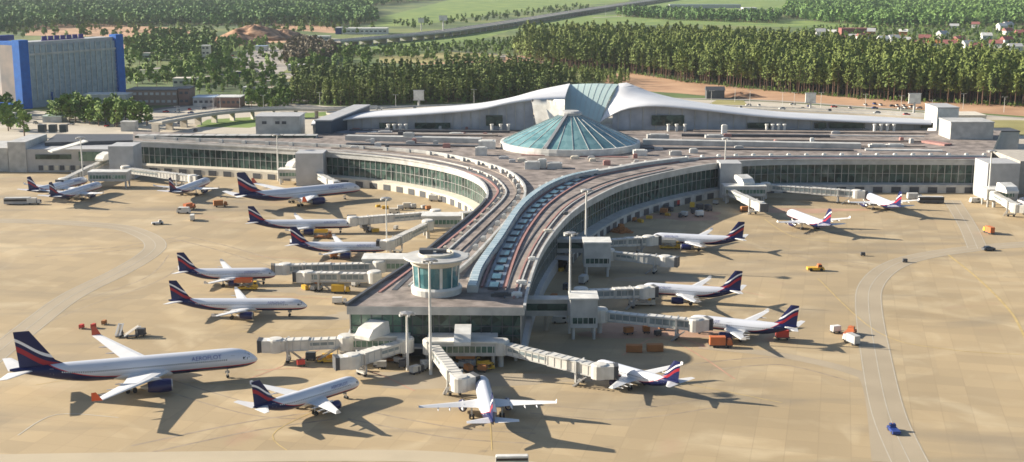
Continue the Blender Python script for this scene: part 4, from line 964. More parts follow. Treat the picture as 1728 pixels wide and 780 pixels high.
V('tug',266,379,20,M_grey,'grey tug alone on the upper left apron',M_lgrey,s=.8)
V('truck',372,349,20,M_rust,'brown truck behind the tail of the farther wide-body',M_rust,s=.8)
V('bus',30,345,5,M_grey,'grey apron bus at the far left edge')
V('truck',58,345,0,M_white,'white truck right of the grey bus at the far left',M_white,s=.8)
V('truck',735,340,-10,M_white,'white truck at the foot of the left curved glass wall',M_white,s=.8)
V('truck',690,352,10,M_yellow,'yellow truck at the left end of the service area under the left curved wall',M_cream,s=.7)
V('van',665,360,0,M_cream,'cream van under the left curved glass wall')
V('van',775,345,30,M_dgrey,'dark van at the pier edge under the left curved wall')
V('bus',864,783,2,M_white,'white apron bus cut by the bottom edge of the picture',s=.62)
V('loader',790,618,0,M_yellow,'yellow loader in the shade under the front gate house',M_rust,s=.9)
V('loader',820,624,20,M_yellow,'small yellow loader right of the shaded one under the front gate house',M_yellow,s=.6)
V('loader',660,610,10,M_rust,'brown loader under the left front gate house',M_yellow,s=.8)
V('stairs',556,612,0,M_yellow,'yellow stair truck by the left front bridge cabs',M_yellow)
V('dolly',525,608,0,M_dgrey,'dark loaded dolly left of the yellow stair truck')
V('dolly',508,618,20,M_red,'red dolly under the wheel leg of the leftmost front bridge',s=.8)
V('truck',528,477,0,M_rust,'brown truck between the two parallel left bridges',M_dgrey,s=.6)
V('truck',575,495,0,M_yellow,'yellow truck under the lower parallel left bridge',M_yellow,s=.8)
V('truck',573,513,0,M_white,'white truck at the left corner of the pier front',M_white,s=.6)
V('stairs',202,568,90,M_dgrey,'dark stair unit, left of the equipment cluster above the largest airliner',M_dgrey,s=.7)
V('stairs',222,570,20,M_dgrey,'dark stair unit, middle of the equipment cluster above the largest airliner',M_dgrey,s=.7)
V('dolly',238,567,0,M_dgrey,'dark dolly, right of the equipment cluster above the largest airliner')
V('dolly',138,555,80,M_red,'small red dolly, leftmost of three above the largest airliner',s=.6)
V('dolly',158,554,80,M_red,'small red dolly, middle of three above the largest airliner',s=.6)
V('dolly',176,548,80,M_rust,'small brown dolly, rightmost of three above the largest airliner',s=.6)
V('truck',1668,394,100,M_yellow,'yellow truck below the far right airliner',M_orange,s=.8)
V('car',1668,423,10,M_dgrey,'dark car parked where the far right lane ends',s=1.2)
V('van',1645,342,10,M_white,'white van at the foot of the right glass arm near the far stair tower')
V('bus',1570,343,-4,M_dgrey,'dark bus in the shade right of the docked far right airliner')
V('truck',1543,338,0,M_white,'white truck beside the dark bus below the right glass arm',M_white,s=.9)
V('van',1258,357,10,M_rust,'rust coloured van below the short free bridge of the right arm')
V('dolly',1456,432,0,M_dgrey,'tiny dark dolly on the lane bend at right',s=.6); V('dolly',1527,443,0,M_dgrey,'tiny dark dolly beside the lane at right',s=.6)
V('truck',985,478,70,M_lgrey,'grey truck in the shade between the two lift towers',M_lgrey,s=.8)
V('truck',910,462,60,M_lgrey,'pale truck in the shade right beside the pier',M_lgrey,s=.7)
V('van',945,545,0,M_lgrey,'grey van in the shade under the nearer walkway')
for i,(x,y,m,l) in enumerate([(1100,352,M_white,'white'),(1140,348,M_red,'red'),(1168,352,M_yellow,'yellow'),(1195,356,M_dgrey,'dark'),(1120,362,M_rust,'brown'),(1180,366,M_white,'second white')]):
    V('dolly',x,y,i*40,m,'%s dolly in the shaded equipment yard under the right curved glass wall'%l,s=1.2)
rc = random.Random(9)
def clutter(spots, label, group):
    kinds = {}
    for x, y in spots:
        k = rc.randrange(4); c = W(x, y, 0)
        if k not in kinds: kinds[k] = o = V('dolly' if k < 3 else 'container', x, y, 0, [M_lgrey, M_dgrey, M_rust, M_yellow][k], label, M_grey)
        else: o = copy_tree(kinds[k])
        o.location = (c.x, c.y, .06); o.rotation_euler = (0,0,rc.uniform(0,6.28)); f = rc.uniform(.7,1.1)*(1 if k < 3 else .5); o.scale = (f,)*3; tag(o, label, 'dolly' if k < 3 else 'container', group)
def around(cx, cy, n, w_, h_): return [(cx+rc.uniform(-w_, w_), cy+rc.uniform(-h_, h_)) for _ in range(n)]
clutter(around(640,620,6,40,8)+around(700,625,5,40,7)+around(800,625,5,40,6)+around(560,605,4,30,8), 'small equipment cart or box in the clutter before the pier front', 'equipment before the pier front')
clutter(around(545,485,5,60,8)+around(590,430,5,40,10)+around(640,390,5,30,8)+around(690,350,6,60,6), 'small equipment cart or box by the stands left of the pier', 'equipment left of the pier')
clutter(around(1060,505,6,50,8)+around(1080,420,5,50,8)+around(1120,560,6,60,8)+around(940,480,5,20,30), 'small equipment cart or box by the stands right of the pier', 'equipment right of the pier')
clutter(around(1150,355,12,60,12)+around(1080,370,5,30,8), 'small equipment cart or box in the yard under the right arm', 'equipment under the right arm')
# debris heap
b = MB(); hp = W(1048,392,0); q = []
for k in range(60):
    t = rng.uniform(0, 6.28); r = rng.uniform(0, 5); zz = max(.2, (5-r)*.7*rng.uniform(.4, 1.1)); b.box((hp.x+r*math.cos(t), hp.y+r*.6*math.sin(t), zz/2), (rng.uniform(1,2.2), rng.uniform(.8,1.8), zz), rng.uniform(0, 3), rx=rng.uniform(-.25,.25))
tag(obj('rubble_heap', b, M_rust), 'rust-brown heap of material in the shade right of the pier', 'rubble heap')
# ------------------------------------------------------------------ hotel and buildings behind
ht = empty('hotel_block', W(110,182,0)); tag(ht, 'tall slab hotel with bright blue corner towers and ribbed grey glass front', 'hotel')
A_ = W(50,183,0); B_ = W(205,165,0); d = (B_-A_).normalized(); nn = Vector((-d.y, d.x, 0)); Lh = (B_-A_).length; C_ = W(4,172,0)
hz = WD(45,72,A_.y).z; hz2 = hz*1.0
print('hotel height', hz, Lh)
back_ = nn*22
q = MB(); q.prism([A_, B_, B_+back_, A_+back_], 0, hz-3); obj('wall', q, M_hotelg, ht, True)
q = MB(); rz = math.atan2(d.y, d.x)
for k in range(17):
    p = A_+d*(Lh*(k+.5)/17)-nn*.4; q.box((p.x, p.y, (hz-4)/2+4), (.8, .7, hz-8), rz)
obj('facade_ribs', q, M_lgrey, ht, True)
q = MB()
for k in range(12):
    p = A_+d*Lh/2-nn*.1; q.box((p.x, p.y, 7+k*(hz-14)/12), (Lh-1, .5, .9), rz)
obj('floor_bands', q, M_hotelg, ht, True)
q = MB(); p = A_+d*Lh/2-nn*.9; q.box((p.x, p.y, hz-9.5), (Lh, .6, 1.6), rz); obj('cornice', q, M_lgrey, ht, True)
q = MB(); p = A_+d*Lh*.5+nn*10; q.box((p.x, p.y, hz-1.5), (Lh*.92, 16, 3), rz); obj('roof', q, M_grey, ht, True)
for P0, w_, hh in ((A_-d*3, 9, hz+2), (B_, 8, hz+2)):
    p = P0+nn*2; q = MB(); q.box((p.x, p.y, hh/2), (w_, 8, hh), rz); obj('blue_tower', q, M_hotelblue, ht, True)
p = C_.lerp(A_-d*6, .5)
M_mural = mat('mural_panel', (.15,.15,.17), .7, c2=(.30,.24,.21), scale=.07, detail=6)
q = MB(); e0, e1_ = C_+Vector((0,0,0)), A_-d*7; q.prism([e0, e1_, e1_+back_, e0+back_], 0, hz-2); obj('side_wing', q, M_mural, ht, True)
q = MB(); q.prism([e0-nn, e1_-nn, e1_+back_, e0+back_], hz-1.99, hz+.5); obj('side_wing_roof', q, M_hotelblue, ht, True)
q = MB(); q.prism([e0-nn*2, A_-nn*2+d*22, A_+d*22, e0], 0, 11); obj('blue_base', q, M_hotelblue, ht, True)
dd = (e1_-e0).normalized(); Lw = (e1_-e0).length
for r in range(9):
    for k in range(4):
        p = e0+dd*(Lw*(k+.5)/4)-Vector((-dd.y, dd.x, 0))*.1; obj('window', MB().box((p.x, p.y, 13+r*(hz-20)/9), (2.2,.3,1.8), math.atan2(dd.y, dd.x)), M_rust if (r+k) % 5 == 0 else M_hotelg, ht, True)
q = MB(); p = A_+d*Lh*.42+nn*3
for k in range(7): 
    s_ = p+d*(k-3)*6.2; q.box((s_.x, s_.y, hz+2.4), (4.9, .6, 3.0), rz)
q.box((p.x, p.y+.6, hz+.6), (44, .4, .8), rz); obj('roof_sign', q, mat('sign_violet', (.06,.05,.25), .6), ht, True)
p = e0.lerp(e1_, .5)+nn*3; obj('roof_plant', MB().box((p.x, p.y, hz+2.5), (14, 6, 4), rz), M_vblue, ht, True)
M_rr_ = mat('red_roof', (.24,.09,.08), .8)
def far(*a, **k): return simplebox(*a, **k)
far('low_building','long low white building at the foot of the hotel slab',142,214,182,10,18,M_lgrey,M_white,wins=14,rows=1)
far('brick_building','brick building with grey roof right of the hotel',214,300,178,12,26,mat('brown_render', (.26,.19,.15), .85),M_dgrey,wins=9,rows=2,winm=M_lgrey)
far('brick_building','narrow red brick end building right of the long brick building',302,320,178,13,20,mat('red_brick',(.24,.15,.12),.85),M_dgrey,wins=2,rows=2)
far('low_building','low blue-roofed shed right of the brick building',326,362,180,7,18,M_lgrey,mat('pale_blue_roof',(.32,.42,.55),.6),wins=4)
far('low_building','low red-walled shed with white roof, next to the blue-roofed shed',366,406,182,8,18,mat('red_brick',(.24,.15,.12),.85),M_white,wins=5)
far('low_building','low beige shop with a pale roof behind the brick building',292,330,146,7,14,M_cream,M_cream,wins=4)
far('blue_pavilion','bright blue canopy building at the left edge below the hotel',-20,20,196,8,16,M_hotelblue,M_hotelblue,wins=3)
far('white_kiosk','long white roofed kiosk at the left edge below the blue canopy',-20,22,203,4.5,10,M_white,M_white,wins=3)
far('canopy','grey-green parking canopy left below the tree row',72,104,207,4,12,M_lgrey,mat('pale_green_roof',(.42,.50,.46),.6)); far('canopy','grey-green parking canopy below the middle of the tree row',140,170,208,4,12,M_lgrey,mat('pale_green_roof',(.42,.50,.46),.6))
far('kiosk','small white square kiosk beside the terminal approach road',204,228,222,6,8,M_lgrey,M_lgrey)
far('warehouse','long white warehouse with a blue end beside the highway',577,653,58,9,30,M_white,M_white,wins=10)
far('warehouse','short blue end of the white highway warehouse',566,576,58,10,30,M_vblue,M_lgrey)
far('house','small white house with a dark door in the trees right of the hotel',241,261,102,8,12,M_white,M_cream,wins=1)
far('tower_block','cream service tower among trees left of the car park',341,354,102,17,9,M_cream,M_white,wins=2,rows=3)
far('tent','white tent by the car park under the earth mounds',431,450,86,6,14,M_white,mat('pale_blue_roof',(.32,.42,.55),.6))
far('warehouse','white hall beside the far highway at top right',1254,1277,24,14,30,M_white,M_white,wins=3)
far('warehouse','low white hall left of the other one by the far highway',1241,1253,24,8,30,M_lgrey,M_white)
far('long_shed','long dark red roofed shed among the fields at right',1420,1467,58,9,22,mat('red_roof',(.24,.09,.08),.8),mat('red_roof',(.24,.09,.08),.8))
far('low_building','grey warehouse at the top between far tree belts',1130,1250,14,9,24,M_grey,M_hotelg)
for i,(x,y) in enumerate([(905,97),(835,98)]): far('site_hut','%s white site hut on the bare earth between the two woods'%('right' if i==0 else 'left'),x,x+18,y+4,4,6,M_white,M_white)
def house(x, y, w_, h_, wallm, roofm, label):
    c = W(x, y, 0); e = empty('house', c, R_(rng.uniform(-25, 25))); tag(e, label, 'house', 'village houses at right')
    dd_ = w_*.8; obj('wall', MB().box((0,0,h_/2),(w_,dd_,h_)), wallm, e)
    q = MB(); q.add([(-w_*.56,-dd_*.6,h_),(w_*.56,-dd_*.6,h_),(w_*.56,dd_*.6,h_),(-w_*.56,dd_*.6,h_),(-w_*.56,0,h_*1.7),(w_*.56,0,h_*1.7)], [(0,1,5,4),(2,3,4,5),(0,4,3),(1,2,5),(0,3,2,1)]); rf = obj('roof', q, roofm, e)
    obj('chimney', MB().box((w_*.2,dd_*.15,h_*1.65),(1,1,2.4)), M_rust, rf)
    for k in (-.25,.25): obj('window', MB().box((w_*k,-dd_/2-.05,h_*.5),(1.6,.2,1.6)), M_dgrey, e)
M_rr = mat('red_roof', (.24,.09,.08), .8)
cols = {'red':M_rr,'grey':M_grey,'white':M_white,'rust':M_rust}
vn = 0
for x, y, w_, rc, wc in [(1384,74,14,'grey','white'),(1403,76,13,'white','white'),(1415,84,16,'red','rust'),(1440,80,13,'grey','white'),(1455,82,15,'red','white'),(1470,74,12,'grey','rust'),(1490,86,14,'white','white'),(1508,84,14,'grey','white'),(1524,72,13,'white','rust'),(1530,86,16,'grey','white'),
        (1548,94,14,'red','white'),(1560,84,16,'red','rust'),(1575,92,15,'rust','white'),(1590,78,14,'grey','white'),(1602,96,16,'red','white'),(1618,84,14,'red','rust'),(1632,94,13,'grey','white'),(1648,98,16,'red','rust'),(1664,80,14,'white','white'),(1680,94,16,'red','white'),(1698,88,14,'red','white'),(1712,98,16,'grey','white'),(1722,76,15,'red','rust'),(1610,62,14,'grey','white'),(1646,60,13,'red','white'),(1690,64,14,'white','white'),(1700,72,14,'red','white')]:
    vn += 1
    house(x, y-13, w_, 5+rng.uniform(0,2.5), cols[wc], cols[rc], '%s-roofed %s village house between the long red shed and the right edge' % (rc, 'brown' if wc=='rust' else 'white'))
for i,(x,y,rc) in enumerate([(144,10,'red'),(128,28,'white'),(337,12,'white'),(22,30,'white'),(1700,48,'grey')]):
    house(x,y,16,7,M_white,cols[rc],['red-roofed house in the far wood at top left','white-roofed house below the red-roofed one at top left','pale house in the far wood right of top left','white house at the left edge in the far wood','grey-roofed house above the village at right'][i])
far('low_building','small flat grey depot beside the far car park',486,512,120,6,14,M_lgrey,M_white,wins=3)
far('low_building','white roofed depot in the trees left of the far car park',318,338,124,5,12,M_cream,M_white,wins=3)
far('low_building','blue walled hut at the near end of the far car park',398,410,130,5,8,M_vblue,M_white,wins=1)
far('low_building','long pale shed behind the low red-walled shed',410,446,160,6,12,M_cream,M_lgrey,wins=5)
far('low_building','grey roofed store below the white highway warehouse',520,556,70,7,20,M_grey,M_lgrey,wins=4)
far('low_building','small red roofed hut below the white highway warehouse',585,596,84,5,8,M_rr_,M_rr_)
# billboards
def billboard(x, yb, h, w_, label):
    c = W(x, yb, 0); e = empty('billboard', c); tag(e, label, 'billboard'); obj('post', MB().tube((0,0,0),(0,0,h),.9,.9,10), M_lgrey, e); pn = obj('panel', MB().box((0,0,h+2.5),(w_,1.2,7)), M_white, e); obj('frame', MB().box((0,.1,h+6.2),(w_+.6,1.5,.5)).box((0,.1,h-1.2),(w_+.6,1.5,.5)), M_grey, pn)
billboard(748,60,25,13,'tall white T-shaped billboard beside the highway'); billboard(711,52,15,10,'smaller grey billboard left of the tall T-shaped one')
billboard(707,186,9,8,'square pale board standing behind the left wing roof'); billboard(1367,186,7,8,'pale square board on the forecourt, left of two'); billboard(1542,192,9,9,'pale square board on the forecourt, right of two')
# highway flyover
hw = smooth(P((1180,-8),(1120,2),(1040,14),(960,27),(880,41),(800,54),(730,64),(650,72),(560,80)), 5)
e = empty('highway_flyover', (hw[16].x, hw[16].y, 0)); tag(e, 'long concrete highway flyover crossing the fields behind the woods', 'flyover')
HZ = 8
b = MB(); b.ribbon(hw, 30, HZ-1.6, thick=1.6); obj('deck', b, M_road, e, True)
for s in (14.6, -14.6, 0): b = MB(); b.ribbon(offset(hw, s), .5, HZ+.01, thick=1.1); obj('guard_rail', b, M_lgrey, e, True)
for p, a in walk(hw, 34): obj('pier', MB().box((p.x, p.y, (HZ-1.6)/2), (2.4, 22, HZ-1.6), a), M_grey, e, True)
b = MB(); L_ = [hw[i] for i in range(0, 22)]; b.ribbon(L_, 31, .2, thick=HZ-2.2) if False else None
def flyover(pts, wd, z, label, m=M_forec, step=16):
    L = smooth(WP(pts, z), 6); mid_ = L[len(L)//2]; e = empty('approach_viaduct', (mid_.x, mid_.y, 0)); tag(e, label, 'viaduct')
    b = MB(); b.ribbon(L, wd, z-1.2, thick=1.2); obj('deck', b, m, e, True)
    for s in (.47, -.47): b = MB(); b.ribbon(offset(L, s*wd), .4, z+.01, thick=.9); obj('parapet', b, M_lgrey, e, True)
    for p, a in walk(L, step): obj('pier', MB().box((p.x, p.y, (z-1.2)/2), (1.2, wd*.5, z-1.2), a), M_conc, e, True)
flyover([(262,207),(300,200),(350,192),(410,186),(480,183),(560,184),(640,181)], 11, 7, 'curved approach viaduct on piers left of the terminal hall')
flyover([(560,192),(640,186),(760,180),(900,176),(1050,174),(1180,180),(1300,184),(1450,190),(1560,196),(1640,200)], 16, 8, 'straight departures viaduct behind the silver hall roof', step=20)
# parked cars and traffic
carm = [M_white, M_dgrey, M_red, M_lgrey, M_vblue, M_grey]; cn = ['white','dark','red','silver','blue','grey']
PC = {}
def cars(pts, group, where):
    for x, y, z in pts:
        k = rng.choice([0,0,0,1,2,3,3,4,5]); c = W(x, y, z)
        if k not in PC:
            PC[k] = V('car', x, y, rng.uniform(0, 360), carm[k], ''); o = PC[k]
        else: o = copy_tree(PC[k])
        o.location = (c.x, c.y, z+.1); o.rotation_euler = (0,0,rng.choice([.1,1.6,3.2,1.5])); o.scale = (1.15,)*3; tag(o, '%s car %s' % (cn[k], where), 'car', group)
cars([(rng.uniform(385,470), rng.uniform(86,122), .1) for _ in range(45)], 'cars in the far car park', 'in the far car park among trees at upper left')
cars([(rng.uniform(572,650), rng.uniform(74,90), .1) for _ in range(22)], 'cars beside the highway warehouse', 'parked below the long white highway warehouse')
cars([(x, y, 8.1) for x, y in ((640,186),(700,184),(810,178),(1250,183),(1320,185),(1400,188),(1480,192),(1530,195),(1590,198))], 'cars on the departures viaduct', 'on the viaduct behind the silver hall roof')
cars([(rng.uniform(1190,1560), rng.uniform(175,186), .1) for _ in range(26)], 'cars on the forecourt', 'on the sandy forecourt right behind the hall roof')
cars([(262,220,.1),(285,213,.1),(330,222,.1),(180,214,.1),(120,211,.1),(60,209,.1),(305,209,.1),(320,186,.1),(345,184,.1),(300,189,.1),(280,190,.1),(322,192,.1)], 'cars on the approach road', 'on the pale approach road left of the terminal')
vh = [(a, b_) for a, b_ in ((760,60),(840,47),(900,37),(980,24),(1050,12),(700,67),(870,43))]
cars([(x, y-3, HZ+.1) for x, y in vh], 'cars on the highway flyover', 'driving on the highway flyover')
for i in range(22):
    x = 1190+i*22; pass
# street lamps
def lamp(x, y, h, z=0):
    c = W(x, y, z); e = empty('street_lamp', c); tag(e, 'thin street lamp along the landside roads', 'street lamp', 'street lamps along the landside roads')
    obj('pole', MB().tube((0,0,0),(0,0,h),.18,.1,6), M_white, e); obj('lamp_arm', MB().beam((-1.6,0,h),(1.6,0,h),.12,.12), M_white, e)
    for s in (-1,1): obj('lamp_head', MB().box((s*1.7,0,h-.05),(1.0,.4,.2)), M_white, e)
for x, y, h in [(1200,181,13),(1265,180,13),(1320,184,13),(1385,182,12),(1460,185,12),(1520,188,12),(1572,196,12),(800,186,16),(668,186,12),(445,192,14),(372,188,13),(405,186,12),(340,200,11),(300,208,12),(540,182,12),(1240,172,12),(1050,30,30),(258,118,16),(262,108,14),(1625,184,12),(1694,190,12),(360,186,12),(1340,182,12),(1022,30,28),(614,70,20),(360,70,20),(400,62,20)]: lamp(x, y, h)
# ------------------------------------------------------------------ trees
def leafcloud(mb, c, r, n, s, rg, flat=.7, mi=0):
    for _ in range(n):
        while True:
            p = Vector((rg.uniform(-1,1), rg.uniform(-1,1), rg.uniform(-1,1)))
            if .25 < p.length < 1: break
        p = Vector((c[0]+p.x*r[0], c[1]+p.y*r[1], c[2]+p.z*r[2]))
        u = Vector((rg.gauss(0,1), rg.gauss(0,1), rg.gauss(0,1))).normalized(); v = u.orthogonal().normalized()
        a = rg.uniform(.6, 1.2)*s; q = u*a; w_ = v*a*rg.uniform(.5, .9)
        mb.add([p-q, p+w_, p+q, p-w_], [(0,1,2,3)], mi)
def pine_t(rg, h, nl=190, s=.95, lo=.42):
    t, c = MB(), MB(); bx, by = rg.uniform(-.5,.5), rg.uniform(-.5,.5)
    t.tube((0,0,0),(bx*.6,by*.6,h*.55),.34,.22,6); t.tube((bx*.6,by*.6,h*.55),(bx,by,h*.94),.22,.05,5)
    k = 8; z0 = rg.uniform(lo,lo+.13)
    for i in range(k):
        z = h*(z0+(.97-z0)*i/(k-1)); rr = (3.1-1.9*(i/(k-1))**1.4)*rg.uniform(.65,1.25); an = rg.uniform(0,6.28)
        cx, cy = bx+rr*.45*math.cos(an), by+rr*.45*math.sin(an)
        t.tube((bx*z/h,by*z/h,z-.6),(cx,cy,z),.07,.03,4)
        leafcloud(c, (cx, cy, z), (rr, rr, h*.05), nl//k, s, rg)
    return t, c
def broad_t(rg, h, nl=230, s=1.0):
    t, c = MB(), MB(); t.tube((0,0,0),(0,0,h*.35),.35,.28,6); t.tube((0,0,h*.35),(0,0,h*.8),.28,.06,5)
    for i in range(9):
        a = rg.uniform(0,6.28); zz = rg.uniform(.28,.9); rr = h*.26*(1-abs(zz-.55)*1.1); x, y, z = rr*math.cos(a)*rg.uniform(.4,1), rr*math.sin(a)*rg.uniform(.4,1), h*zz
        t.tube((0,0,z*.7),(x,y,z),.12,.04,4); q = h*rg.uniform(.12,.19)
        leafcloud(c, (x,y,z), (q,q,q*.85), nl//9, s, rg)
    return t, c
rg = random.Random(5)
def mkproto(fn, m, name, n):
    out = []
    for i in range(n):
        h = 1.0; t, c = fn(rg); e = empty(name, (0,0,-500)); obj('trunk', t, M_bark, e); obj('crown', c, m, e); out.append((e, t, c))
    return out
pines = mkproto(lambda r: pine_t(r, 28, 240, .95, .36), M_pine, 'pine_tree', 8)
broads = mkproto(lambda r: broad_t(r, 13), M_leaf, 'broadleaf_tree', 5)
used = set()
def inst(protos, p, sc_, label, cat, group, zs=None):
    i = rg.randrange(len(protos)); e = protos[i][0]
    if id(e) not in used: used.add(id(e)); o = e
    else: o = copy_tree(e)
    o.location = (p.x, p.y, 0); o.rotation_euler = (0,0,rg.uniform(0,6.28)); o.scale = (sc_*rg.uniform(.9,1.15),)*2+(zs or sc_,); tag(o, label, cat, group); return o
def inpoly(p, poly):
    c = False; n = len(poly)
    for i in range(n):
        a, b_ = poly[i], poly[(i+1) % n]
        if (a.y > p.y) != (b_.y > p.y) and p.x < (b_.x-a.x)*(p.y-a.y)/(b_.y-a.y)+a.x: c = not c
    return c
def scatter(polypx, sp, jit=.45):
    poly = P(*polypx); xs = [q.x for q in poly]; ys = [q.y for q in poly]; out = []
    y = min(ys)
    while y < max(ys):
        x = min(xs)
        while x < max(xs):
            p = Vector((x+rg.uniform(-jit,jit)*sp, y+rg.uniform(-jit,jit)*sp, 0))
            if inpoly(p, poly): out.append(p)
            x += sp
        y += sp
    return sorted(out, key=lambda q: q.y/1.0+0*q.x)
try:
    import numpy as np
except Exception: np = None
def mass(name, pts, tmpl, m, sc_, label, cat, zvar=.24, kind='stuff', bark=True):
    # tmpl: list of (trunk MB, crown MB); one joined mesh
    V_, Fq, Mi, base = [], [], [], 0
    T_ = []
    for t, c in tmpl:
        v = np.array(t.v+c.v, dtype=np.float32); nt_ = len(t.v); fs = []; mi = []
        for f in t.f:
            if len(f) == 4: fs.append(f); mi.append(0)
            else:
                for k in range(1, len(f)-1, 2): fs.append((f[0], f[k], f[k+1], f[min(k+2, len(f)-1)])) if k+2 < len(f) else None
                if len(f) > 4: mi += [0]*(len(fs)-len(mi))
        mi += [0]*(len(fs)-len(mi))
        for f in c.f: fs.append(tuple(i+nt_ for i in f)); mi.append(1)
        T_.append((v, np.array(fs, dtype=np.int32), np.array(mi, dtype=np.int32)))
    for p in pts:
        v, f, mi = T_[rg.randrange(len(T_))]; a = rg.uniform(0, 6.28); s = sc_*rg.uniform(.8,1.3); z = sc_*rg.uniform(1-zvar,1+zvar)
        ca, sa = math.cos(a)*s, math.sin(a)*s
        V_.append(np.stack([v[:,0]*ca-v[:,1]*sa+p.x, v[:,0]*sa+v[:,1]*ca+p.y, v[:,2]*z], 1)); Fq.append(f+base); Mi.append(mi); base += len(v)
    if not V_: return
    Vv = np.concatenate(V_); Ff = np.concatenate(Fq); Mm = np.concatenate(Mi)
    me = bpy.data.meshes.new(name); me.vertices.add(len(Vv)); me.vertices.foreach_set('co', Vv.ravel()); me.loops.add(Ff.size); me.loops.foreach_set('vertex_index', Ff.ravel())
    me.polygons.add(len(Ff)); me.polygons.foreach_set('loop_start', np.arange(0, Ff.size, 4, dtype=np.int32)); me.polygons.foreach_set('loop_total', np.full(len(Ff), 4, dtype=np.int32)); me.materials.append(M_bark); me.materials.append(m); me.polygons.foreach_set('material_index', Mm)
    me.update(calc_edges=True); me.validate()
    o = bpy.data.objects.new(name, me); COL.objects.link(o); tag(o, label, cat, kind=kind); return o
lowpines_dummy = None
low_p = [pine_t(rg, 26, 150, 1.25, .16) for _ in range(4)]
far_p = [pine_t(rg, rg.uniform(22,28), 130, 1.3, .3) for _ in range(5)]+[broad_t(rg, 22, 130, 1.5)]
far_b = [broad_t(rg, 13, 90, 1.7) for _ in range(4)]
# right pine wood
PB = [(902,112),(950,116),(1000,121),(1060,124),(1150,139),(1300,155),(1450,168),(1600,175),(1800,186),(1800,142),(1600,122),(1500,110),(1300,92),(1100,80),(950,76),(880,80),(865,92)]
pw = scatter(PB, 6.4); 
pwp = P(*PB[:9])
def frontdist(p):
    x = p.x/p.y*1000; best = 1e9
    for a, b_ in zip(pwp, pwp[1:]):
        xa, xb = a.x/a.y*1000, b_.x/b_.y*1000
        if xa <= x <= xb: t = (x-xa)/(xb-xa+1e-9); best = p.y-(a.y+(b_.y-a.y)*t)
    return best if best < 1e8 else p.y-1000
pw = [p for p in pw if abs(p.x/p.y) < .42]
def edgedist(p):
    u = p.x/p.y*1000
    return u-(P(*[(880,100)])[0].x/P(*[(880,100)])[0].y*1000)
pw = [p for p in pw if rg.random() < min(1, .25+max(0, edgedist(p))/60)]
pw.sort(key=frontdist)
for p in pw[:215]: inst(pines, p, rg.uniform(.74,1.14), 'tall pine with bare trunk and olive crown on the front edge of the right wood', 'pine tree', 'pines on the front edge of the right wood')
mass('pine_wood', pw[215:], far_p+[(t, c) for _, t, c in pines[:2]], M_pine, 1.06, 'dense pine wood filling the upper right behind its front row', 'wood')
ug = []
for p in pw[:215]:
    for _ in range(2): ug.append(Vector((p.x+rg.uniform(-6,6), p.y-rg.uniform(-4,7), 0)))
mass('undergrowth', ug, far_b, M_leaf, .22, 'low undergrowth along the front edge of the right wood', 'undergrowth', zvar=.5)
mass('scrub', scatter([(800,98),(865,96),(905,116),(1010,124),(1000,134),(930,132),(900,128),(820,118)], 15), far_b, M_pine, .55, 'scattered small trees where the two woods meet', 'scrub', zvar=.5)
# middle wood
MBp = [(492,176),(600,180),(700,176),(900,170),(940,160),(950,140),(880,136),(760,140),(600,146),(500,152)]
mw_ = scatter(MBp, 6.0); 
lowp = mkproto(lambda r: pine_t(r, 28, 230, 1.0, .14), M_pine, 'pine_tree', 4)
for p in mw_[:85]: inst(lowp, p, rg.uniform(.55,.82), 'pine in the dark front rows of the wood behind the left hall roof', 'pine tree', 'pines of the middle wood')
mass('pine_wood', mw_[85:], low_p+far_b[:2], M_pine, .80, 'mixed pine wood behind the left wing of the hall', 'wood')
MB2 = [(940,150),(1060,150),(1060,134),(1000,126),(950,128)]
mass('young_wood', scatter(MB2, 9), far_p, M_pine, .5, 'thin young pines between the middle wood and the bare earth strip', 'wood')
# tree rows and clumps landside left
def clump(poly, sp, sc_, label, group, lim=999, protos=None):
    pts = scatter(poly, sp); rg.shuffle(pts); pts = pts[:lim]
    for p in pts: inst(protos or broads, p, sc_*rg.uniform(.75,1.2), label, 'broadleaf tree', group)
clump([(80,205),(150,213),(245,218),(258,206),(200,196),(90,192)], 7.5, 1.15, 'leafy tree in the row between the hotel and the approach road', 'trees in front of the hotel', 52)
clump([(14,235),(44,235),(44,215),(14,215)], 8, 1.3, 'leafy tree standing at the left edge below the hotel', 'trees at the left edge', 3)
clump([(418,186),(480,190),(500,178),(480,164),(420,172)], 9, .85, 'leafy tree between the low sheds and the middle wood', 'trees left of the middle wood', 40)
clump([(320,160),(400,166),(480,160),(490,140),(420,136),(330,140)], 10, .85, 'leafy tree behind the low red sheds', 'trees behind the sheds', 42)
clump([(300,140),(360,140),(420,126),(380,105),(320,108),(296,120)], 11, 1.1, 'leafy tree in the clump left of the far car park', 'trees left of the car park', 52)
clump([(215,142),(290,142),(300,128),(215,126)], 12, .8, 'leafy tree right beside the hotel tower', 'trees beside the hotel', 25)
clump([(485,126),(560,118),(640,118),(640,108),(560,100),(490,106)], 11, 1.0, 'leafy tree in the clump right of the far car park', 'trees right of the car park', 45)
B2 = [(215,104),(300,104),(380,98),(400,80),(330,60),(240,66),(212,80)]
mass('grove', scatter(B2, 17), far_b, M_leaf, 1.1, 'grove of leafy trees behind the hotel up to the bare earth', 'grove')
mass('grove', scatter([(490,100),(560,98),(650,98),(840,112),(840,106),(700,96),(560,84),(500,90)], 13), far_b, M_leaf, .75, 'scrubby trees below the highway', 'grove')
mass('grove', scatter([(640,84),(760,76),(860,70),(880,80),(860,92),(760,92),(680,94)], 14), far_b, M_leaf, .6, 'low scrub between the highway and the bare earth', 'grove')
mass('grove', scatter([(0,175),(40,200),(0,210),(-60,205),(-60,170)], 9), far_b, M_leaf, .9, 'leafy scrub at the left edge under the hotel', 'grove')
M_twig = leafmat('grey_brown_twigs', (.10,.08,.05), (.20,.17,.11), .05)
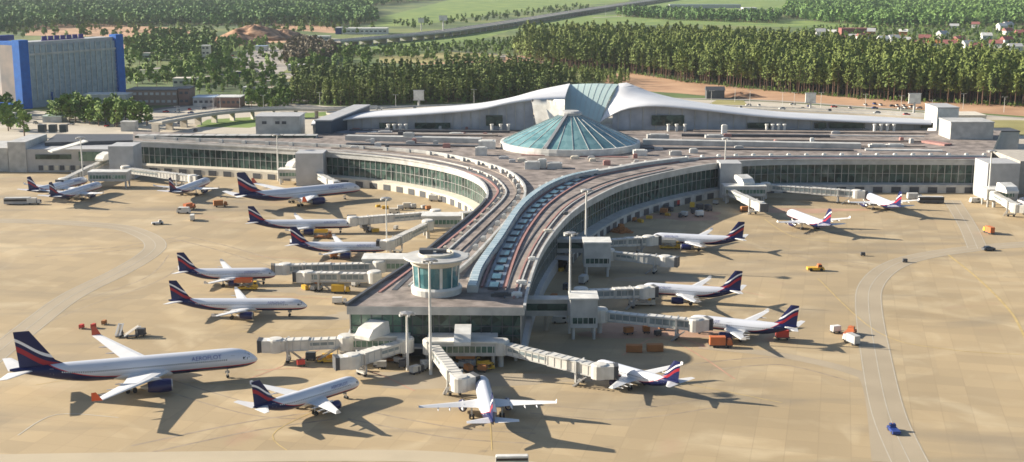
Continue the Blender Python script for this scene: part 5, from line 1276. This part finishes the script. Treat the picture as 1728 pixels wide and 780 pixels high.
mass('grove', scatter([(478,112),(560,108),(568,84),(500,72),(482,86)], 9), far_b, M_twig, .95, 'grey-brown half bare trees right of the far car park', 'grove')
mass('grove', scatter([(-60,66),(60,64),(240,66),(360,58),(640,60),(640,46),(-60,50)], 40), far_b, M_leaf, .95, 'scattered trees on the open ground before the far wood at left', 'trees', zvar=.4)
mass('grove', scatter([(205,150),(480,150),(480,76),(240,70),(205,90)], 30), far_b, M_leaf, .9, 'scattered trees around the roads right of the hotel', 'trees', zvar=.4)
mass('undergrowth', [Vector((p.x+rg.uniform(-5,5), p.y-rg.uniform(0,6), 0)) for p in mw_[:85]], far_b, M_leaf, .3, 'low undergrowth along the front of the middle wood', 'undergrowth', zvar=.5)
# far woods
FW = [[(-120,52),(0,54),(120,46),(300,44),(480,44),(560,46),(640,38),(620,16),(560,4),(300,-6),(0,-10),(-120,-10)],
      [(1480,46),(1560,46),(1800,44),(1800,-5),(1480,-5),(1330,6),(1320,30),(1400,40)],
      [(1040,28),(1120,34),(1310,40),(1320,28),(1200,26),(1060,20)],
      [(780,-8),(500,-14),(-120,-22),(-120,-10),(560,4),(620,14)], [(1100,-12),(1800,-16),(1800,-5),(1330,-2)]]
for i, fw in enumerate(FW):
    mass('far_wood', scatter(fw, (17,17,14,30,30)[i]), far_b, M_far, (1.5,1.35,1.2,2.2,2.2)[i], ['broad far wood along the top left','far wood around the village at top right','dark tree belt above the pine wood','hazy tree belt on the top left skyline','hazy tree belt on the top right skyline'][i], 'wood')
mass('hedge_trees', scatter([(1340,56),(1480,72),(1800,92),(1800,46),(1480,46),(1380,48)], 21), far_b, M_leaf, .62, 'garden trees between the village houses at right', 'trees')
mass('hedge_trees', scatter([(640,40),(700,50),(900,28),(1000,16),(980,10),(860,22),(700,38)], 30), far_b, M_leaf, .7, 'scattered trees on the bright field by the highway', 'trees')
# earth mounds
M_mound = mat('mixed_earth', (.16,.085,.05), .95, c2=(.40,.24,.14), scale=.06, detail=9)
def mound(px, py, rx, ry, h, label):
    c = W(px, py, 0); b = MB(); n, m_ = 44, 14
    rr = []
    for j in range(m_+1):
        t = j/m_; ring = []
        for k in range(n):
            a = 2*math.pi*k/n; q = 1+.30*noise.noise(Vector((math.cos(a)*1.5+px, math.sin(a)*1.5, t*2)))+.18*noise.noise(Vector((math.cos(a)*5+px, math.sin(a)*5, t*7)))
            ring.append((c.x+rx*(1-t*.98)*q*math.cos(a), c.y+ry*(1-t*.98)*q*math.sin(a), h*math.sin(t*math.pi/2)*(1+.35*noise.noise(Vector((math.cos(a)*2, math.sin(a)*2+t*5, px))))))
        rr.append(ring)
    b.rings(rr); tag(obj('earth_mound', b, M_mound), label, 'earth mound')
mound(430,66,55,60,20,'highest brown earth mound behind the car park'); mound(400,74,40,40,13,'lower brown earth mound left of the highest'); mound(478,64,36,40,12,'brown earth mound right of the highest')
mound(1250,164,22,10,4,'low orange earth heap at the foot of the right wood')
c = W(1206,166,0); tag(obj('dark_shed', MB().box((c.x, c.y, 3.5), (15, 9, 7)).add([(c.x-8.2,c.y-5,7),(c.x+8.2,c.y-5,7),(c.x+8.2,c.y+5,7),(c.x-8.2,c.y+5,7),(c.x-8,c.y,10),(c.x+8,c.y,10)],[(0,1,5,4),(2,3,4,5),(0,4,3),(1,2,5)]), M_dgrey), 'dark shed on the orange earth strip right of the hall peak', 'shed')
# ------------------------------------------------------------------ haze
hb = MB(); hb.box((0, 2900, 124), (9000, 6200, 252)); hm = bpy.data.materials.new('haze'); hm.use_nodes = True; n_ = hm.node_tree.nodes
n_.remove(n_['Principled BSDF']); pv = n_.new('ShaderNodeVolumePrincipled'); pv.inputs['Color'].default_value = (.80,.88,1,1); pv.inputs['Density'].default_value = .000028; pv.inputs['Anisotropy'].default_value = .2
hm.node_tree.links.new(pv.outputs[0], n_['Material Output'].inputs['Volume'])
o = obj('haze', hb, hm); tag(o, kind='stuff')

for o in bpy.data.objects:
    if o.get('label') and not 4 <= len(o['label'].split()) <= 16: print('LABEL', len(o['label'].split()), o['label'])
